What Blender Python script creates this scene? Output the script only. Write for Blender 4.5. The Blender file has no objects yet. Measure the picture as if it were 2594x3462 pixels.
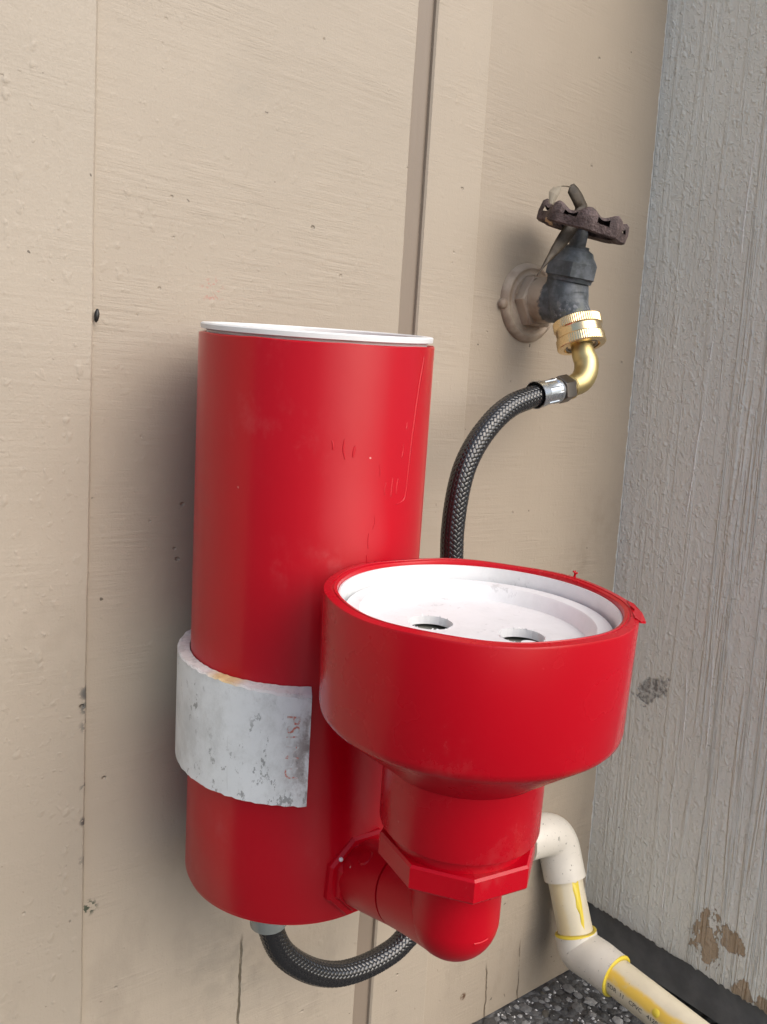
import bpy, bmesh, math, random
import numpy as np
from mathutils import Vector, Matrix

random.seed(7)
rng = np.random.default_rng(11)
S = bpy.context.scene
COL = S.collection

# ------------------------------------------------------------------ camera
cam_d = bpy.data.cameras.new("camera")
cam_d.sensor_fit = 'VERTICAL'
cam_d.sensor_height = 36.0
cam_d.lens = 36.0 * 2800.0 / 3462.0
cam_d.clip_start = 0.01
cam_d.clip_end = 200.0
cam = bpy.data.objects.new("camera", cam_d)
COL.objects.link(cam)
_x = Vector((0.7928470632, -0.6068038468, 0.0564147661))
_d = Vector((-0.0320543317, -0.1339661370, -0.9904673614))
_f = Vector((0.6085770733, 0.7834808011, -0.1256653501))
M = Matrix.Identity(4)
for i in range(3):
    M[i][0], M[i][1], M[i][2] = _x[i], -_d[i], -_f[i]
M[0][3], M[1][3], M[2][3] = -0.5830357, -0.424, 0.4861318
cam.matrix_world = M
S.camera = cam

# ------------------------------------------------------------------ light
SUN_AZ = 12.0      # degrees from the wall's normal towards the grey board
SUN_EL = 38.0
W = bpy.data.worlds.new("World")
S.world = W
W.use_nodes = True
wn = W.node_tree.nodes
wl = W.node_tree.links
bg = wn["Background"]
sky = wn.new("ShaderNodeTexSky")
sky.sky_type = 'NISHITA'
sky.sun_disc = False
sky.sun_elevation = math.radians(SUN_EL)
sky.sun_rotation = math.radians(180.0 - SUN_AZ)
sky.dust_density = 3.0
sky.air_density = 1.0
sky.ozone_density = 1.0
wl.new(sky.outputs[0], bg.inputs[0])
bg.inputs[1].default_value = 0.13
sd = bpy.data.lights.new("sun", 'SUN')
sd.energy = 1.5
sd.angle = math.radians(62.0)
sd.color = (1.0, 0.985, 0.96)
sun = bpy.data.objects.new("sun", sd)
COL.objects.link(sun)
sv = Vector((math.sin(math.radians(SUN_AZ)) * math.cos(math.radians(SUN_EL)),
             -math.cos(math.radians(SUN_AZ)) * math.cos(math.radians(SUN_EL)),
             math.sin(math.radians(SUN_EL))))
sun.rotation_euler = sv.to_track_quat('Z', 'Y').to_euler()
S.view_settings.view_transform = 'Standard'
S.view_settings.look = 'None'
S.view_settings.gamma = 1.0
S.view_settings.use_curve_mapping = False
S.view_settings.exposure = 0.42

# ------------------------------------------------------------------ node helper
class NT:
    def __init__(self, name):
        self.m = bpy.data.materials.new(name)
        self.m.use_nodes = True
        self.t = self.m.node_tree
        self.b = self.t.nodes["Principled BSDF"]
        self.co = None
    def n(self, typ, **kw):
        o = self.t.nodes.new(typ)
        for k, v in kw.items():
            setattr(o, k, v)
        return o
    def put(self, sock, v):
        if v is None:
            return
        if hasattr(v, 'is_linked') or isinstance(v, bpy.types.NodeSocket):
            self.t.links.new(v, sock)
        else:
            if isinstance(v, (tuple, list)) and len(v) == 3 and sock.type == 'RGBA':
                v = (*v, 1.0)
            sock.default_value = v
    def obj(self):
        if self.co is None:
            self.co = self.n("ShaderNodeTexCoord").outputs["Object"]
        return self.co
    def mapped(self, scale=(1, 1, 1), rot=(0, 0, 0), loc=(0, 0, 0)):
        o = self.n("ShaderNodeMapping")
        self.put(o.inputs[0], self.obj())
        o.inputs["Scale"].default_value = scale
        o.inputs["Rotation"].default_value = rot
        o.inputs["Location"].default_value = loc
        return o.outputs[0]
    def noise(self, vec, scale, detail=4, rough=0.55, dist=0.0):
        o = self.n("ShaderNodeTexNoise")
        self.put(o.inputs["Vector"], vec)
        o.inputs["Scale"].default_value = scale
        o.inputs["Detail"].default_value = detail
        o.inputs["Roughness"].default_value = rough
        o.inputs["Distortion"].default_value = dist
        return o.outputs["Fac"]
    def vor(self, vec, scale, feature='F1', out="Distance", rand=1.0):
        o = self.n("ShaderNodeTexVoronoi", feature=feature)
        self.put(o.inputs["Vector"], vec)
        o.inputs["Scale"].default_value = scale
        o.inputs["Randomness"].default_value = rand
        return o.outputs[out]
    def ma(self, op, a, b=None, c=None, clamp=False):
        o = self.n("ShaderNodeMath", operation=op, use_clamp=clamp)
        self.put(o.inputs[0], a)
        self.put(o.inputs[1], b)
        if c is not None:
            self.put(o.inputs[2], c)
        return o.outputs[0]
    def ramp(self, v, lo, hi, a=0.0, b=1.0):
        o = self.n("ShaderNodeMapRange")
        o.interpolation_type = 'SMOOTHSTEP'
        self.put(o.inputs[0], v)
        for i, x in enumerate((lo, hi, a, b)):
            o.inputs[i + 1].default_value = x
        return o.outputs[0]
    def mix(self, f, a, b):
        o = self.n("ShaderNodeMix", data_type='RGBA')
        self.put(o.inputs["Factor"], f)
        self.put(o.inputs[6], a)
        self.put(o.inputs[7], b)
        return o.outputs[2]
    def xyz(self, vec=None):
        o = self.n("ShaderNodeSeparateXYZ")
        self.put(o.inputs[0], vec if vec is not None else self.obj())
        return o.outputs
    def bump(self, h, strength=1.0, dist=0.001, normal=None):
        o = self.n("ShaderNodeBump")
        o.inputs["Strength"].default_value = strength
        o.inputs["Distance"].default_value = dist
        self.put(o.inputs["Height"], h)
        if normal is not None:
            self.put(o.inputs["Normal"], normal)
        return o.outputs[0]
    def set(self, **kw):
        mp = dict(color="Base Color", rough="Roughness", metal="Metallic", normal="Normal",
                  spec="Specular IOR Level", coat="Coat Weight", coatr="Coat Roughness", trans="Transmission Weight",
                  ior="IOR", alpha="Alpha", sss="Subsurface Weight")
        for k, v in kw.items():
            self.put(self.b.inputs[mp[k]], v)
        return self.m
    def near(self, x, y, z, axes, r0, r1):
        """1 near a point (axes used) fading to 0"""
        s = self.xyz()
        acc = None
        for ax, c in zip(axes, (x, y, z)):
            if c is None:
                continue
            d = self.ma('SUBTRACT', s[ax], c)
            d = self.ma('MULTIPLY', d, d)
            acc = d if acc is None else self.ma('ADD', acc, d)
        return self.ramp(self.ma('SQRT', acc), r0, r1, 1.0, 0.0)

def plain(name, color, rough=0.5, metal=0.0, **kw):
    t = NT(name)
    t.set(color=color, rough=rough, metal=metal, **kw)
    return t.m

# ------------------------------------------------------------------ materials
def beige_material(name, base, pits, saw, seed, dirty=0.5, cracks=(), chips=(), smears=()):
    t = NT(name)
    off = (seed * 1.37, seed * 0.71, seed * 2.11)
    big = t.noise(t.mapped((1, 1, 1), loc=off), 6, 3, 0.5)
    sawv = t.mapped((26, 26, 420), (0, math.radians(5), 0), off)
    sawn = t.noise(sawv, 1.0, 5, 0.6)
    sawm = t.ramp(t.noise(t.mapped((1, 1, 1.6), loc=off), 18, 3), 0.36, 0.75, 0.10, 0.62)
    fine = t.noise(t.mapped((1, 1, 1), loc=off), 900, 3, 0.6)
    wv = t.n("ShaderNodeVectorMath", operation='ADD')
    dn = t.n("ShaderNodeTexNoise"); dn.inputs["Scale"].default_value = 120; t.put(dn.inputs["Vector"], t.mapped((1, 1, 1), loc=off))
    sc_ = t.n("ShaderNodeVectorMath", operation='SCALE'); sc_.inputs["Scale"].default_value = 0.006
    t.put(sc_.inputs[0], dn.outputs["Color"])
    t.put(wv.inputs[0], t.mapped((1, 0.2, 0.75), loc=off)); t.put(wv.inputs[1], sc_.outputs[0])
    def dabs(scale, gate):
        o = t.n("ShaderNodeTexVoronoi"); t.put(o.inputs["Vector"], wv.outputs[0]); o.inputs["Scale"].default_value = scale
        g = t.ramp(t.xyz(o.outputs["Color"])[0], gate, gate + 0.12)
        return t.ma('MULTIPLY', t.ramp(o.outputs["Distance"], 0.05, 0.42, 1.0, 0.0), g)
    lump = t.ma('ADD', dabs(170, 0.62), t.ma('MULTIPLY', dabs(330, 0.55), 0.55))
    soft = t.noise(t.mapped((1, 1, 0.6), loc=off), 75, 2, 0.5)
    lumpm = t.ramp(t.noise(t.mapped((1.3, 1, 0.45), loc=off), 20, 5, 0.7), 0.32, 0.80, 0.08, 1.0)
    lumps = t.ma('ADD', t.ma('MULTIPLY', lump, 0.55), t.ma('MULTIPLY', soft, 0.5))
    pit = t.ramp(t.vor(t.mapped((1, 1, 1.3), loc=off), 95), 0.06, 0.16, 1.0, 0.0)
    pitm = t.ramp(t.noise(t.mapped((1.6, 1, 0.6), loc=off), 40, 2), 0.60, 0.68)
    pit = t.ma('MULTIPLY', pit, pitm)
    brush = t.noise(t.mapped((160, 160, 6), loc=off), 1.0, 3)
    h = t.ma('MULTIPLY', t.ma('MULTIPLY', sawn, sawm), saw)
    h = t.ma('ADD', h, t.ma('MULTIPLY', fine, 0.10))
    h = t.ma('ADD', h, t.ma('MULTIPLY', t.ma('MULTIPLY', lumps, lumpm), pits))
    h = t.ma('ADD', h, t.ma('MULTIPLY', brush, 0.10))
    h = t.ma('SUBTRACT', h, t.ma('MULTIPLY', pit, pits * 1.5))
    col = t.mix(t.ramp(big, 0.3, 0.75), tuple(c * 0.93 for c in base), tuple(min(1, c * 1.05) for c in base))
    # grime speckles, denser towards the ground
    z = t.xyz()[2]
    low = t.ramp(z, 0.0, 0.36, 1.0, 0.0)
    sp = t.noise(t.mapped((1, 1, 1.25), loc=off), 135, 2, 0.5)
    thr = t.ma('SUBTRACT', 0.775, t.ma('MULTIPLY', low, 0.05 * dirty))
    spm = t.ramp(t.ma('SUBTRACT', sp, thr), 0.0, 0.03)
    col = t.mix(t.ma('MULTIPLY', spm, 0.8), col, (0.07, 0.055, 0.04))
    st = t.ramp(t.noise(t.mapped((1.0, 1, 0.5), loc=off), 34, 5, 0.65), 0.50, 0.74)
    col = t.mix(t.ma('MULTIPLY', t.ma('MULTIPLY', st, low), 0.40 * dirty), col, (0.20, 0.17, 0.13))
    # pits tinted darker than the paint around them
    col = t.mix(t.ma('MULTIPLY', pit, 0.25), col, (0.20, 0.17, 0.13))
    dark = None
    s = t.xyz()
    wob = t.ma('MULTIPLY', t.ma('SUBTRACT', t.noise(t.mapped((1, 1, 1)), 55, 4), 0.5), 0.006)
    for (cx, slope, z0, z1, wd, colr) in cracks:
        xc = t.ma('ADD', t.ma('MULTIPLY', s[2], slope), cx)
        d = t.ma('ABSOLUTE', t.ma('ADD', t.ma('SUBTRACT', s[0], xc), wob))
        br = t.ramp(t.noise(t.mapped((1, 1, 1), loc=(cx, 0, 0)), 60, 3), 0.30, 0.5)
        mk = t.ramp(d, wd * 0.35, wd, 1.0, 0.0)
        mk = t.ma('MULTIPLY', mk, t.ma('MULTIPLY', t.ramp(s[2], z0 - .004, z0 + .004), t.ramp(s[2], z1 - .01, z1 + .002, 1.0, 0.0)))
        mk = t.ma('MULTIPLY', mk, br)
        col = t.mix(t.ma('MULTIPLY', mk, 0.9), col, colr)
        h = t.ma('SUBTRACT', h, t.ma('MULTIPLY', mk, 0.5))
    for (cx, cz, r, colr, amt, thr0) in chips:
        mk = t.near(cx, None, cz, (0, 1, 2), r * 0.35, r)
        nn = t.ramp(t.noise(t.mapped((1, 1, 1), loc=(cx, 0, cz)), 320, 3, 0.6), thr0, thr0 + 0.05)
        mk = t.ma('MULTIPLY', mk, nn)
        col = t.mix(t.ma('MULTIPLY', mk, amt), col, colr)
    for (cx, cz, r, colr, amt) in smears:
        mk = t.near(cx, None, cz, (0, 1, 2), 0.0, r)
        mk = t.ma('MULTIPLY', mk, t.ramp(t.noise(t.mapped((1, 1, 1), loc=(cx, 0, cz)), 90, 4), 0.35, 0.7))
        col = t.mix(t.ma('MULTIPLY', mk, amt), col, colr)
    if seed == 4:       # the grey paint of the next board was brushed a hair over the corner
        lim = t.ma('ADD', s[0], t.ma('MULTIPLY', t.ma('SUBTRACT', t.noise(t.mapped((1, 1, 1), loc=(7, 7, 7)), 130, 4, 0.6), 0.5), 0.0045))
        col = t.mix(t.ramp(lim, -0.0014, -0.0010), col, (0.56, 0.56, 0.54))
    nrm = t.bump(h, 1.0, 0.0013)
    t.set(color=col, rough=t.ramp(fine, 0.3, 0.7, 0.42, 0.58), normal=nrm, spec=0.4)
    return t.m

BEIGE = (0.400, 0.340, 0.268)
M_b1 = beige_material("beige_paint_rough", (0.405, 0.350, 0.280), 0.75, 0.40, 1, 0.9,
                      chips=[(-0.4452, 0.329, 0.0055, (0.09, 0.09, 0.085), 0.9, 0.42), (-0.4453, 0.321, 0.005, (0.10, 0.10, 0.09), 0.85, 0.45),
                             (-0.4454, 0.311, 0.005, (0.16, 0.15, 0.13), 0.8, 0.46), (-0.4455, 0.277, 0.004, (0.12, 0.11, 0.10), 0.8, 0.46),
                             (-0.4456, 0.258, 0.004, (0.06, 0.05, 0.05), 0.9, 0.44), (-0.4458, 0.235, 0.005, (0.2, 0.18, 0.15), 0.7, 0.48)],
                      smears=[(-0.47, 0.36, 0.06, (0.30, 0.26, 0.2), 0.25)])
M_b2 = beige_material("beige_paint_sawn", (0.405, 0.346, 0.274), 0.42, 0.75, 2, 0.8,
                      cracks=[(-0.3468, 0.0, 0.02, 0.155, 0.0011, (0.10, 0.08, 0.05))],
                      chips=[(-0.3795, 0.5435, 0.009, (0.45, 0.12, 0.10), 0.4, 0.55),
                             (-0.4417, 0.2057, 0.006, (0.03, 0.05, 0.03), 0.9, 0.5)],
                      smears=[(-0.366, 0.655, 0.022, (0.30, 0.27, 0.22), 0.35), (-0.35, 0.14, 0.06, (0.2, 0.19, 0.15), 0.35)])
M_b3 = beige_material("beige_paint_smooth", BEIGE, 0.34, 0.75, 3, 0.55)
M_b4 = beige_material("beige_paint_corner", (0.382, 0.321, 0.250), 0.30, 0.75, 4, 0.75,
                      cracks=[(-0.1195, -0.04, -0.01, 0.046, 0.0010, (0.10, 0.075, 0.045)),
                              (-0.0808, -0.05, -0.01, 0.052, 0.0009, (0.12, 0.09, 0.06))],
                      chips=[(-0.1456, 0.0265, 0.004, (0.10, 0.05, 0.025), 1.0, 0.42)],
                      smears=[(-0.03, 0.40, 0.05, (0.24, 0.19, 0.14), 0.28), (-0.05, 0.37, 0.03, (0.2, 0.16, 0.12), 0.3),
                              (-0.075, 0.02, 0.10, (0.33, 0.27, 0.2), 0.4)])
def groove_mat():
    t = NT("groove_paint")
    h = t.noise(t.mapped((120, 120, 6)), 1.0, 3)
    col = t.mix(t.noise(t.mapped((1, 1, 0.4)), 40, 4), (0.215, 0.172, 0.132), (0.25, 0.20, 0.155))
    return t.set(color=col, rough=0.5, normal=t.bump(h, 0.6, 0.0006))
M_groove = groove_mat()

def grey_material():
    t = NT("grey_paint_wood")
    s = t.xyz()
    fiber = t.noise(t.mapped((60, 260, 6), (math.radians(-2), 0, 0)), 1.0, 4, 0.6, 0.35)
    fib2 = t.noise(t.mapped((60, 105, 2.6), (math.radians(-1.0), 0, 0)), 1.0, 4, 0.62, 0.6)
    wv = t.n("ShaderNodeVectorMath", operation='ADD')
    dn = t.n("ShaderNodeTexNoise"); dn.inputs["Scale"].default_value = 160; t.put(dn.inputs["Vector"], t.obj())
    sc_ = t.n("ShaderNodeVectorMath", operation='SCALE'); sc_.inputs["Scale"].default_value = 0.007
    t.put(sc_.inputs[0], dn.outputs["Color"])
    t.put(wv.inputs[0], t.mapped((0.3, 1, 0.62), (math.radians(16), 0, 0))); t.put(wv.inputs[1], sc_.outputs[0])
    def dabs(scale, gate):
        o = t.n("ShaderNodeTexVoronoi"); t.put(o.inputs["Vector"], wv.outputs[0]); o.inputs["Scale"].default_value = scale
        g = t.ramp(t.xyz(o.outputs["Color"])[0], gate, gate + 0.15)
        return t.ma('MULTIPLY', t.ramp(o.outputs["Distance"], 0.02, 0.62, 1.0, 0.0), g)
    lump = t.ma('ADD', t.ma('MULTIPLY', dabs(270, 0.40), 0.8), t.ma('ADD', t.ma('MULTIPLY', dabs(620, 0.3), 0.5), t.ma('MULTIPLY', t.noise(t.mapped((1, 1, 0.6)), 120, 2), 0.5)))
    fine = t.noise(t.mapped((1, 1, 1)), 1100, 2, 0.6)
    # the wilder grain runs down the outer part of the board
    wob = t.ma('MULTIPLY', t.ma('SUBTRACT', t.noise(t.mapped((1, 1, 1)), 7, 2), 0.5), 0.035)
    gy = t.ma('ADD', s[1], wob)
    gm = t.ramp(gy, -0.11, -0.06, 0.95, 0.32)
    ridge = t.ramp(fib2, 0.50, 0.62)
    h = t.ma('MULTIPLY', t.ma('ADD', t.ma('MULTIPLY', fiber, 0.50), t.ma('MULTIPLY', ridge, 0.8)), gm)
    h = t.ma('ADD', h, t.ma('MULTIPLY', lump, 0.40))
    h = t.ma('ADD', h, t.ma('MULTIPLY', fine, 0.08))
    col = t.mix(t.ramp(t.noise(t.mapped((1, 1, 0.5)), 9, 4), 0.3, 0.7), (0.72, 0.72, 0.66), (0.78, 0.78, 0.72))
    # specks and old stains
    sp = t.ramp(t.noise(t.mapped((1, 1, 1), loc=(3, 1, 2)), 130, 2), 0.76, 0.79)
    col = t.mix(sp, col, (0.07, 0.065, 0.06))
    e = t.ma('ADD', t.ma('MULTIPLY', t.ma('SUBTRACT', s[1], -0.0450), -0.7), t.ma('MULTIPLY', t.ma('SUBTRACT', s[2], 0.2690), 0.7))
    f = t.ma('ADD', t.ma('MULTIPLY', t.ma('SUBTRACT', s[1], -0.0450), 0.7), t.ma('MULTIPLY', t.ma('SUBTRACT', s[2], 0.2690), 0.7))
    rr = t.ma('SQRT', t.ma('ADD', t.ma('POWER', t.ma('MULTIPLY', e, 0.62), 2.0), t.ma('POWER', t.ma('MULTIPLY', f, 1.25), 2.0)))
    rr = t.ma('ADD', rr, t.ma('MULTIPLY', t.ma('SUBTRACT', t.noise(t.mapped((1, 1, 1)), 130, 4, 0.6), 0.5), 0.022))
    mk = t.ramp(rr, 0.0090, 0.0120, 1.0, 0.0)
    col = t.mix(t.ma('MULTIPLY', mk, t.ramp(t.noise(t.mapped((1, 1, 1), loc=(9, 2, 4)), 260, 3), 0.35, 0.65, 0.25, 0.85)), col, (0.10, 0.098, 0.095))
    h = t.ma('SUBTRACT', h, t.ma('MULTIPLY', mk, 0.5))
    # bare wood where the paint has flaked off
    wood = t.mix(t.noise(t.mapped((60, 300, 14)), 1.0, 4), (0.32, 0.23, 0.145), (0.55, 0.44, 0.32))
    nz_ = t.ma('MULTIPLY', t.ma('SUBTRACT', t.noise(t.mapped((1, 1, 0.55)), 105, 5, 0.65), 0.5), 0.042)
    flake = None
    for (cy, cz, ry, rz) in ((-0.116, 0.088, 0.0105, 0.018), (-0.134, 0.099, 0.009, 0.008), (-0.148, 0.064, 0.006, 0.010), (-0.163, 0.058, 0.005, 0.012)):
        dy = t.ma('MULTIPLY', t.ma('SUBTRACT', s[1], cy), 0.01 / ry)
        dz = t.ma('MULTIPLY', t.ma('SUBTRACT', s[2], cz), 0.01 / rz)
        r = t.ma('SQRT', t.ma('ADD', t.ma('MULTIPLY', dy, dy), t.ma('MULTIPLY', dz, dz)))
        m = t.ramp(t.ma('ADD', r, nz_), 0.0098, 0.0108, 1.0, 0.0)
        flake = m if flake is None else t.ma('MAXIMUM', flake, m)
    col = t.mix(flake, col, wood)
    h = t.ma('SUBTRACT', h, t.ma('MULTIPLY', flake, 0.7))
    edge = t.ramp(s[2], 0.058, 0.068, 0.35, 0.0)
    col = t.mix(t.ma('MULTIPLY', edge, t.noise(t.mapped((1, 1, 0.4)), 200, 3)), col, (0.16, 0.15, 0.11))
    return t.set(color=col, rough=0.5, normal=t.bump(h, 1.0, 0.0017), spec=0.45)
M_grey = grey_material()
M_ridge = plain("thick_grey_paint", (0.74, 0.73, 0.70), 0.42)

def dark_board_mat():
    t = NT("dark_flashing")
    n = t.noise(t.mapped((1, 1, 1)), 45, 5, 0.6)
    col = t.mix(t.ramp(n, 0.35, 0.7), (0.14, 0.145, 0.145), (0.20, 0.205, 0.20))
    return t.set(color=col, rough=0.75, normal=t.bump(t.noise(t.mapped((1, 1, 1)), 400, 4), 0.4, 0.0006))
M_dark = dark_board_mat()

def concrete_mat():
    t = NT("cement_matrix")
    n = t.noise(t.obj(), 60, 5, 0.65)
    v = t.vor(t.obj(), 160, out="Color")
    vd = t.vor(t.obj(), 160)
    col = t.mix(t.ramp(n, 0.35, 0.7), (0.06, 0.06, 0.06), (0.17, 0.17, 0.167))
    col = t.mix(0.30, col, t.mix(t.xyz(v)[0], (0.03, 0.03, 0.03), (0.20, 0.20, 0.20)))
    h = t.ma('ADD', t.ma('MULTIPLY', vd, -1.0), t.ma('MULTIPLY', n, 0.6))
    return t.set(color=col, rough=0.8, normal=t.bump(h, 1.0, 0.003))
M_conc = concrete_mat()

def pebble_mat():
    t = NT("pebble_stone")
    r = t.n("ShaderNodeObjectInfo").outputs["Random"]
    cr = t.n("ShaderNodeValToRGB")
    t.put(cr.inputs[0], r)
    e = cr.color_ramp.elements
    cr.color_ramp.interpolation = 'CONSTANT'
    e[0].position = 0; e[0].color = (0.11, 0.108, 0.104, 1)
    e[1].position = 0.20; e[1].color = (0.30, 0.30, 0.297, 1)
    for p, c in ((0.36, (0.46, 0.47, 0.47)), (0.52, (0.15, 0.15, 0.147)), (0.64, (0.44, 0.44, 0.435)), (0.76, (0.17, 0.152, 0.12)),
                 (0.83, (0.56, 0.56, 0.55)), (0.92, (0.24, 0.24, 0.237))):
        k = e.new(p); k.color = (*c, 1)
    n = t.noise(t.obj(), 500, 4, 0.65)
    col = t.mix(t.ramp(n, 0.35, 0.7), cr.outputs[0], t.mix(0.45, cr.outputs[0], (0.06, 0.06, 0.06)))
    return t.set(color=col, rough=0.62, normal=t.bump(n, 0.7, 0.0012))
M_peb = pebble_mat()

def red_mat(name="red_gloss_paint", rough=(0.29, 0.34), aniso=0.94, spec=0.47):
    t = NT(name)
    n = t.noise(t.obj(), 14, 3)
    orange = t.noise(t.obj(), 420, 2, 0.5)
    wav = t.noise(t.mapped((1, 1, 0.35)), 45, 2)
    dust = t.ramp(t.noise(t.mapped((1, 1, 1), loc=(4, 5, 6)), 170, 2), 0.785, 0.80)
    col = t.mix(n, (0.455, 0.0001, 0.008), (0.505, 0.0002, 0.011))
    col = t.mix(t.ma('MULTIPLY', dust, 0.6), col, (0.75, 0.5, 0.45))
    sc = t.ramp(t.noise(t.mapped((1, 1, 0.7), loc=(1, 8, 2)), 26, 7, 0.72), 0.56, 0.74)
    col = t.mix(t.ma('MULTIPLY', sc, 0.10), col, (0.62, 0.30, 0.28))
    fs = t.ramp(t.noise(t.mapped((210, 210, 9), (0.5, 0.35, 0.2), (2, 4, 1)), 1.0, 2), 0.735, 0.76)
    fs = t.ma('MULTIPLY', fs, t.ramp(t.noise(t.mapped((1, 1, 1), loc=(6, 6, 1)), 18, 2), 0.50, 0.60))
    col = t.mix(t.ma('MULTIPLY', fs, 0.35), col, (0.70, 0.32, 0.30))
    h = t.ma('ADD', t.ma('MULTIPLY', orange, 0.05), t.ma('MULTIPLY', wav, 0.35))
    # extruded pipe: fine draw lines along its length spread the gloss lengthwise
    cv = t.n("ShaderNodeCombineXYZ")
    for i_, v_ in enumerate((-0.0229, -0.0431, 0.9988)):
        cv.inputs[i_].default_value = v_
    t.put(t.b.inputs["Tangent"], cv.outputs[0])
    t.b.inputs["Anisotropic"].default_value = aniso
    return t.set(color=col, rough=t.ma('ADD', t.ramp(t.noise(t.obj(), 30, 4), 0.3, 0.7, *rough), t.ma('MULTIPLY', sc, 0.12)), normal=t.bump(h, 0.35, 0.0012), spec=spec)
M_red = red_mat()
M_redb = red_mat("red_gloss_paint_moulded", (0.24, 0.30), 0.0, 0.36)
M_redd = red_mat("red_fitting_paint", (0.33, 0.42), 0.0, 0.3)

def white_pvc(name, dirt=0.0, base=(0.80, 0.81, 0.81), edges=False):
    t = NT(name)
    n = t.noise(t.obj(), 55, 5, 0.62)
    col = t.mix(t.ramp(n, 0.35, 0.75), base, tuple(c * 0.95 for c in base))
    h = t.noise(t.obj(), 120, 2)
    if dirt > 0:
        pass
    if dirt > 0:
        g = t.ramp(t.noise(t.mapped((1, 1, 0.75)), 42, 6, 0.75), 0.44, 0.70)
        col = t.mix(t.ma('MULTIPLY', g, 0.42 * dirt), col, (0.33, 0.34, 0.31))
        sp = t.ramp(t.noise(t.mapped((1, 1, 0.6), loc=(2, 2, 2)), 190, 5, 0.72), 0.575, 0.63)
        gm = t.ramp(t.noise(t.mapped((1, 1, 1), loc=(5, 1, 0)), 34, 3), 0.44, 0.60)
        col = t.mix(t.ma('MULTIPLY', t.ma('MULTIPLY', sp, gm), 0.8 * dirt), col, (0.10, 0.10, 0.095))
        sc = t.ramp(t.noise(t.mapped((300, 300, 22), loc=(1, 7, 0)), 1.0, 2), 0.70, 0.76)
        col = t.mix(t.ma('MULTIPLY', sc, 0.5 * dirt), col, (0.25, 0.25, 0.24))
    if edges:
        s = t.xyz()
        gn = t.ramp(t.noise(t.mapped((1, 1, 0.7), loc=(3, 9, 1)), 85, 5, 0.7), 0.40, 0.62)
        cutm = t.ramp(s[0], -0.0430, -0.0295, 0.0, 1.0)
        topm = t.ramp(s[2], 0.0195, 0.0280, 0.0, 1.0)
        col = t.mix(t.ma('MULTIPLY', t.ma('MULTIPLY', cutm, gn), 0.85), col, (0.22, 0.17, 0.15))
        col = t.mix(t.ma('MULTIPLY', t.ma('MULTIPLY', topm, gn), 0.7), col, (0.20, 0.18, 0.16))
    return t.set(color=col, rough=0.38, normal=t.bump(h, 0.15, 0.0006), spec=0.5)
M_white = white_pvc("white_plastic")
M_clamp = white_pvc("weathered_white_plastic", 0.75, (0.85, 0.885, 0.885), True)
M_bowl = white_pvc("stained_white_plastic", 0.30)

def clamp_edge_mat():
    t = NT("sawn_plastic_edge")
    n = t.noise(t.obj(), 160, 5, 0.7)
    s = t.xyz()
    grime = t.ma('MULTIPLY', t.ramp(n, 0.48, 0.62), t.ramp(s[0], -0.035, 0.02, 0.25, 0.95))
    col = t.mix(grime, (0.72, 0.70, 0.68), (0.10, 0.09, 0.085))
    yl = t.near(-0.0555, -0.0810, None, (0, 1, 2), 0.003, 0.013)
    col = t.mix(t.ma('MULTIPLY', yl, 0.7), col, (0.80, 0.52, 0.14))
    return t.set(color=col, rough=0.75, normal=t.bump(n, 0.7, 0.0012))
M_clampedge = clamp_edge_mat()

def cpvc_mat(name, base):
    t = NT(name)
    n = t.noise(t.obj(), 40, 5, 0.6)
    col = t.mix(t.ramp(n, 0.3, 0.7), base, tuple(c * 0.9 for c in base))
    g = t.ramp(t.noise(t.mapped((1, 1, 1), loc=(2, 0, 3)), 260, 4, 0.66), 0.63, 0.69)
    col = t.mix(t.ma('MULTIPLY', g, 0.8), col, (0.12, 0.11, 0.09))
    d = t.ramp(t.noise(t.mapped((1, 1, 1), loc=(8, 0, 3)), 26, 4, 0.6), 0.56, 0.78)
    col = t.mix(t.ma('MULTIPLY', d, 0.35), col, (0.38, 0.34, 0.26))
    return t.set(color=col, rough=0.42, normal=t.bump(n, 0.2, 0.0008))
M_cfit = cpvc_mat("cream_pipe_fitting", (0.70, 0.66, 0.58))
def cpipe_mat(name, amount):
    t = NT(name)
    n = t.noise(t.obj(), 40, 5, 0.6)
    base = (0.70, 0.63, 0.47)
    col = t.mix(t.ramp(n, 0.3, 0.7), base, tuple(c * 0.9 for c in base))
    g = t.ramp(t.noise(t.mapped((1, 1, 1), loc=(2, 0, 3)), 230, 3, 0.6), 0.69, 0.74)
    col = t.mix(t.ma('MULTIPLY', g, 0.8), col, (0.12, 0.11, 0.09))
    # glue run down the pipe: a stripe with its own wavering edge
    uv = t.n("ShaderNodeTexCoord").outputs["UV"]
    s = t.xyz(uv)
    wob = t.ma('MULTIPLY', t.ma('SUBTRACT', t.noise(uv, 6, 3), 0.5), 0.10)
    a = t.ma('ABSOLUTE', t.ma('SUBTRACT', t.ma('ADD', s[0], wob), 0.5))
    stripe = t.ramp(a, 0.030, 0.080, 1.0, 0.0)
    br = t.ramp(t.noise(uv, 9, 3), 0.25, 0.45, 0.55 * amount, amount)
    col = t.mix(t.ma('MULTIPLY', stripe, br), col, (0.80, 0.52, 0.05))
    return t.set(color=col, rough=0.4)
M_cpipe = cpipe_mat("cream_pipe_glued", 0.9)
M_cpipe2 = cpipe_mat("cream_pipe", 0.22)
M_glue = plain("yellow_pipe_cement", (0.74, 0.58, 0.06), 0.3)
M_ink = plain("black_print_ink", (0.05, 0.05, 0.045), 0.6)
def red_ink():
    t = NT("faded_red_ink")
    n = t.ramp(t.noise(t.obj(), 260, 4, 0.7), 0.47, 0.58)
    return t.set(color=t.mix(n, (0.66, 0.67, 0.66), (0.62, 0.22, 0.17)), rough=0.5)
M_redink = red_ink()

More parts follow.
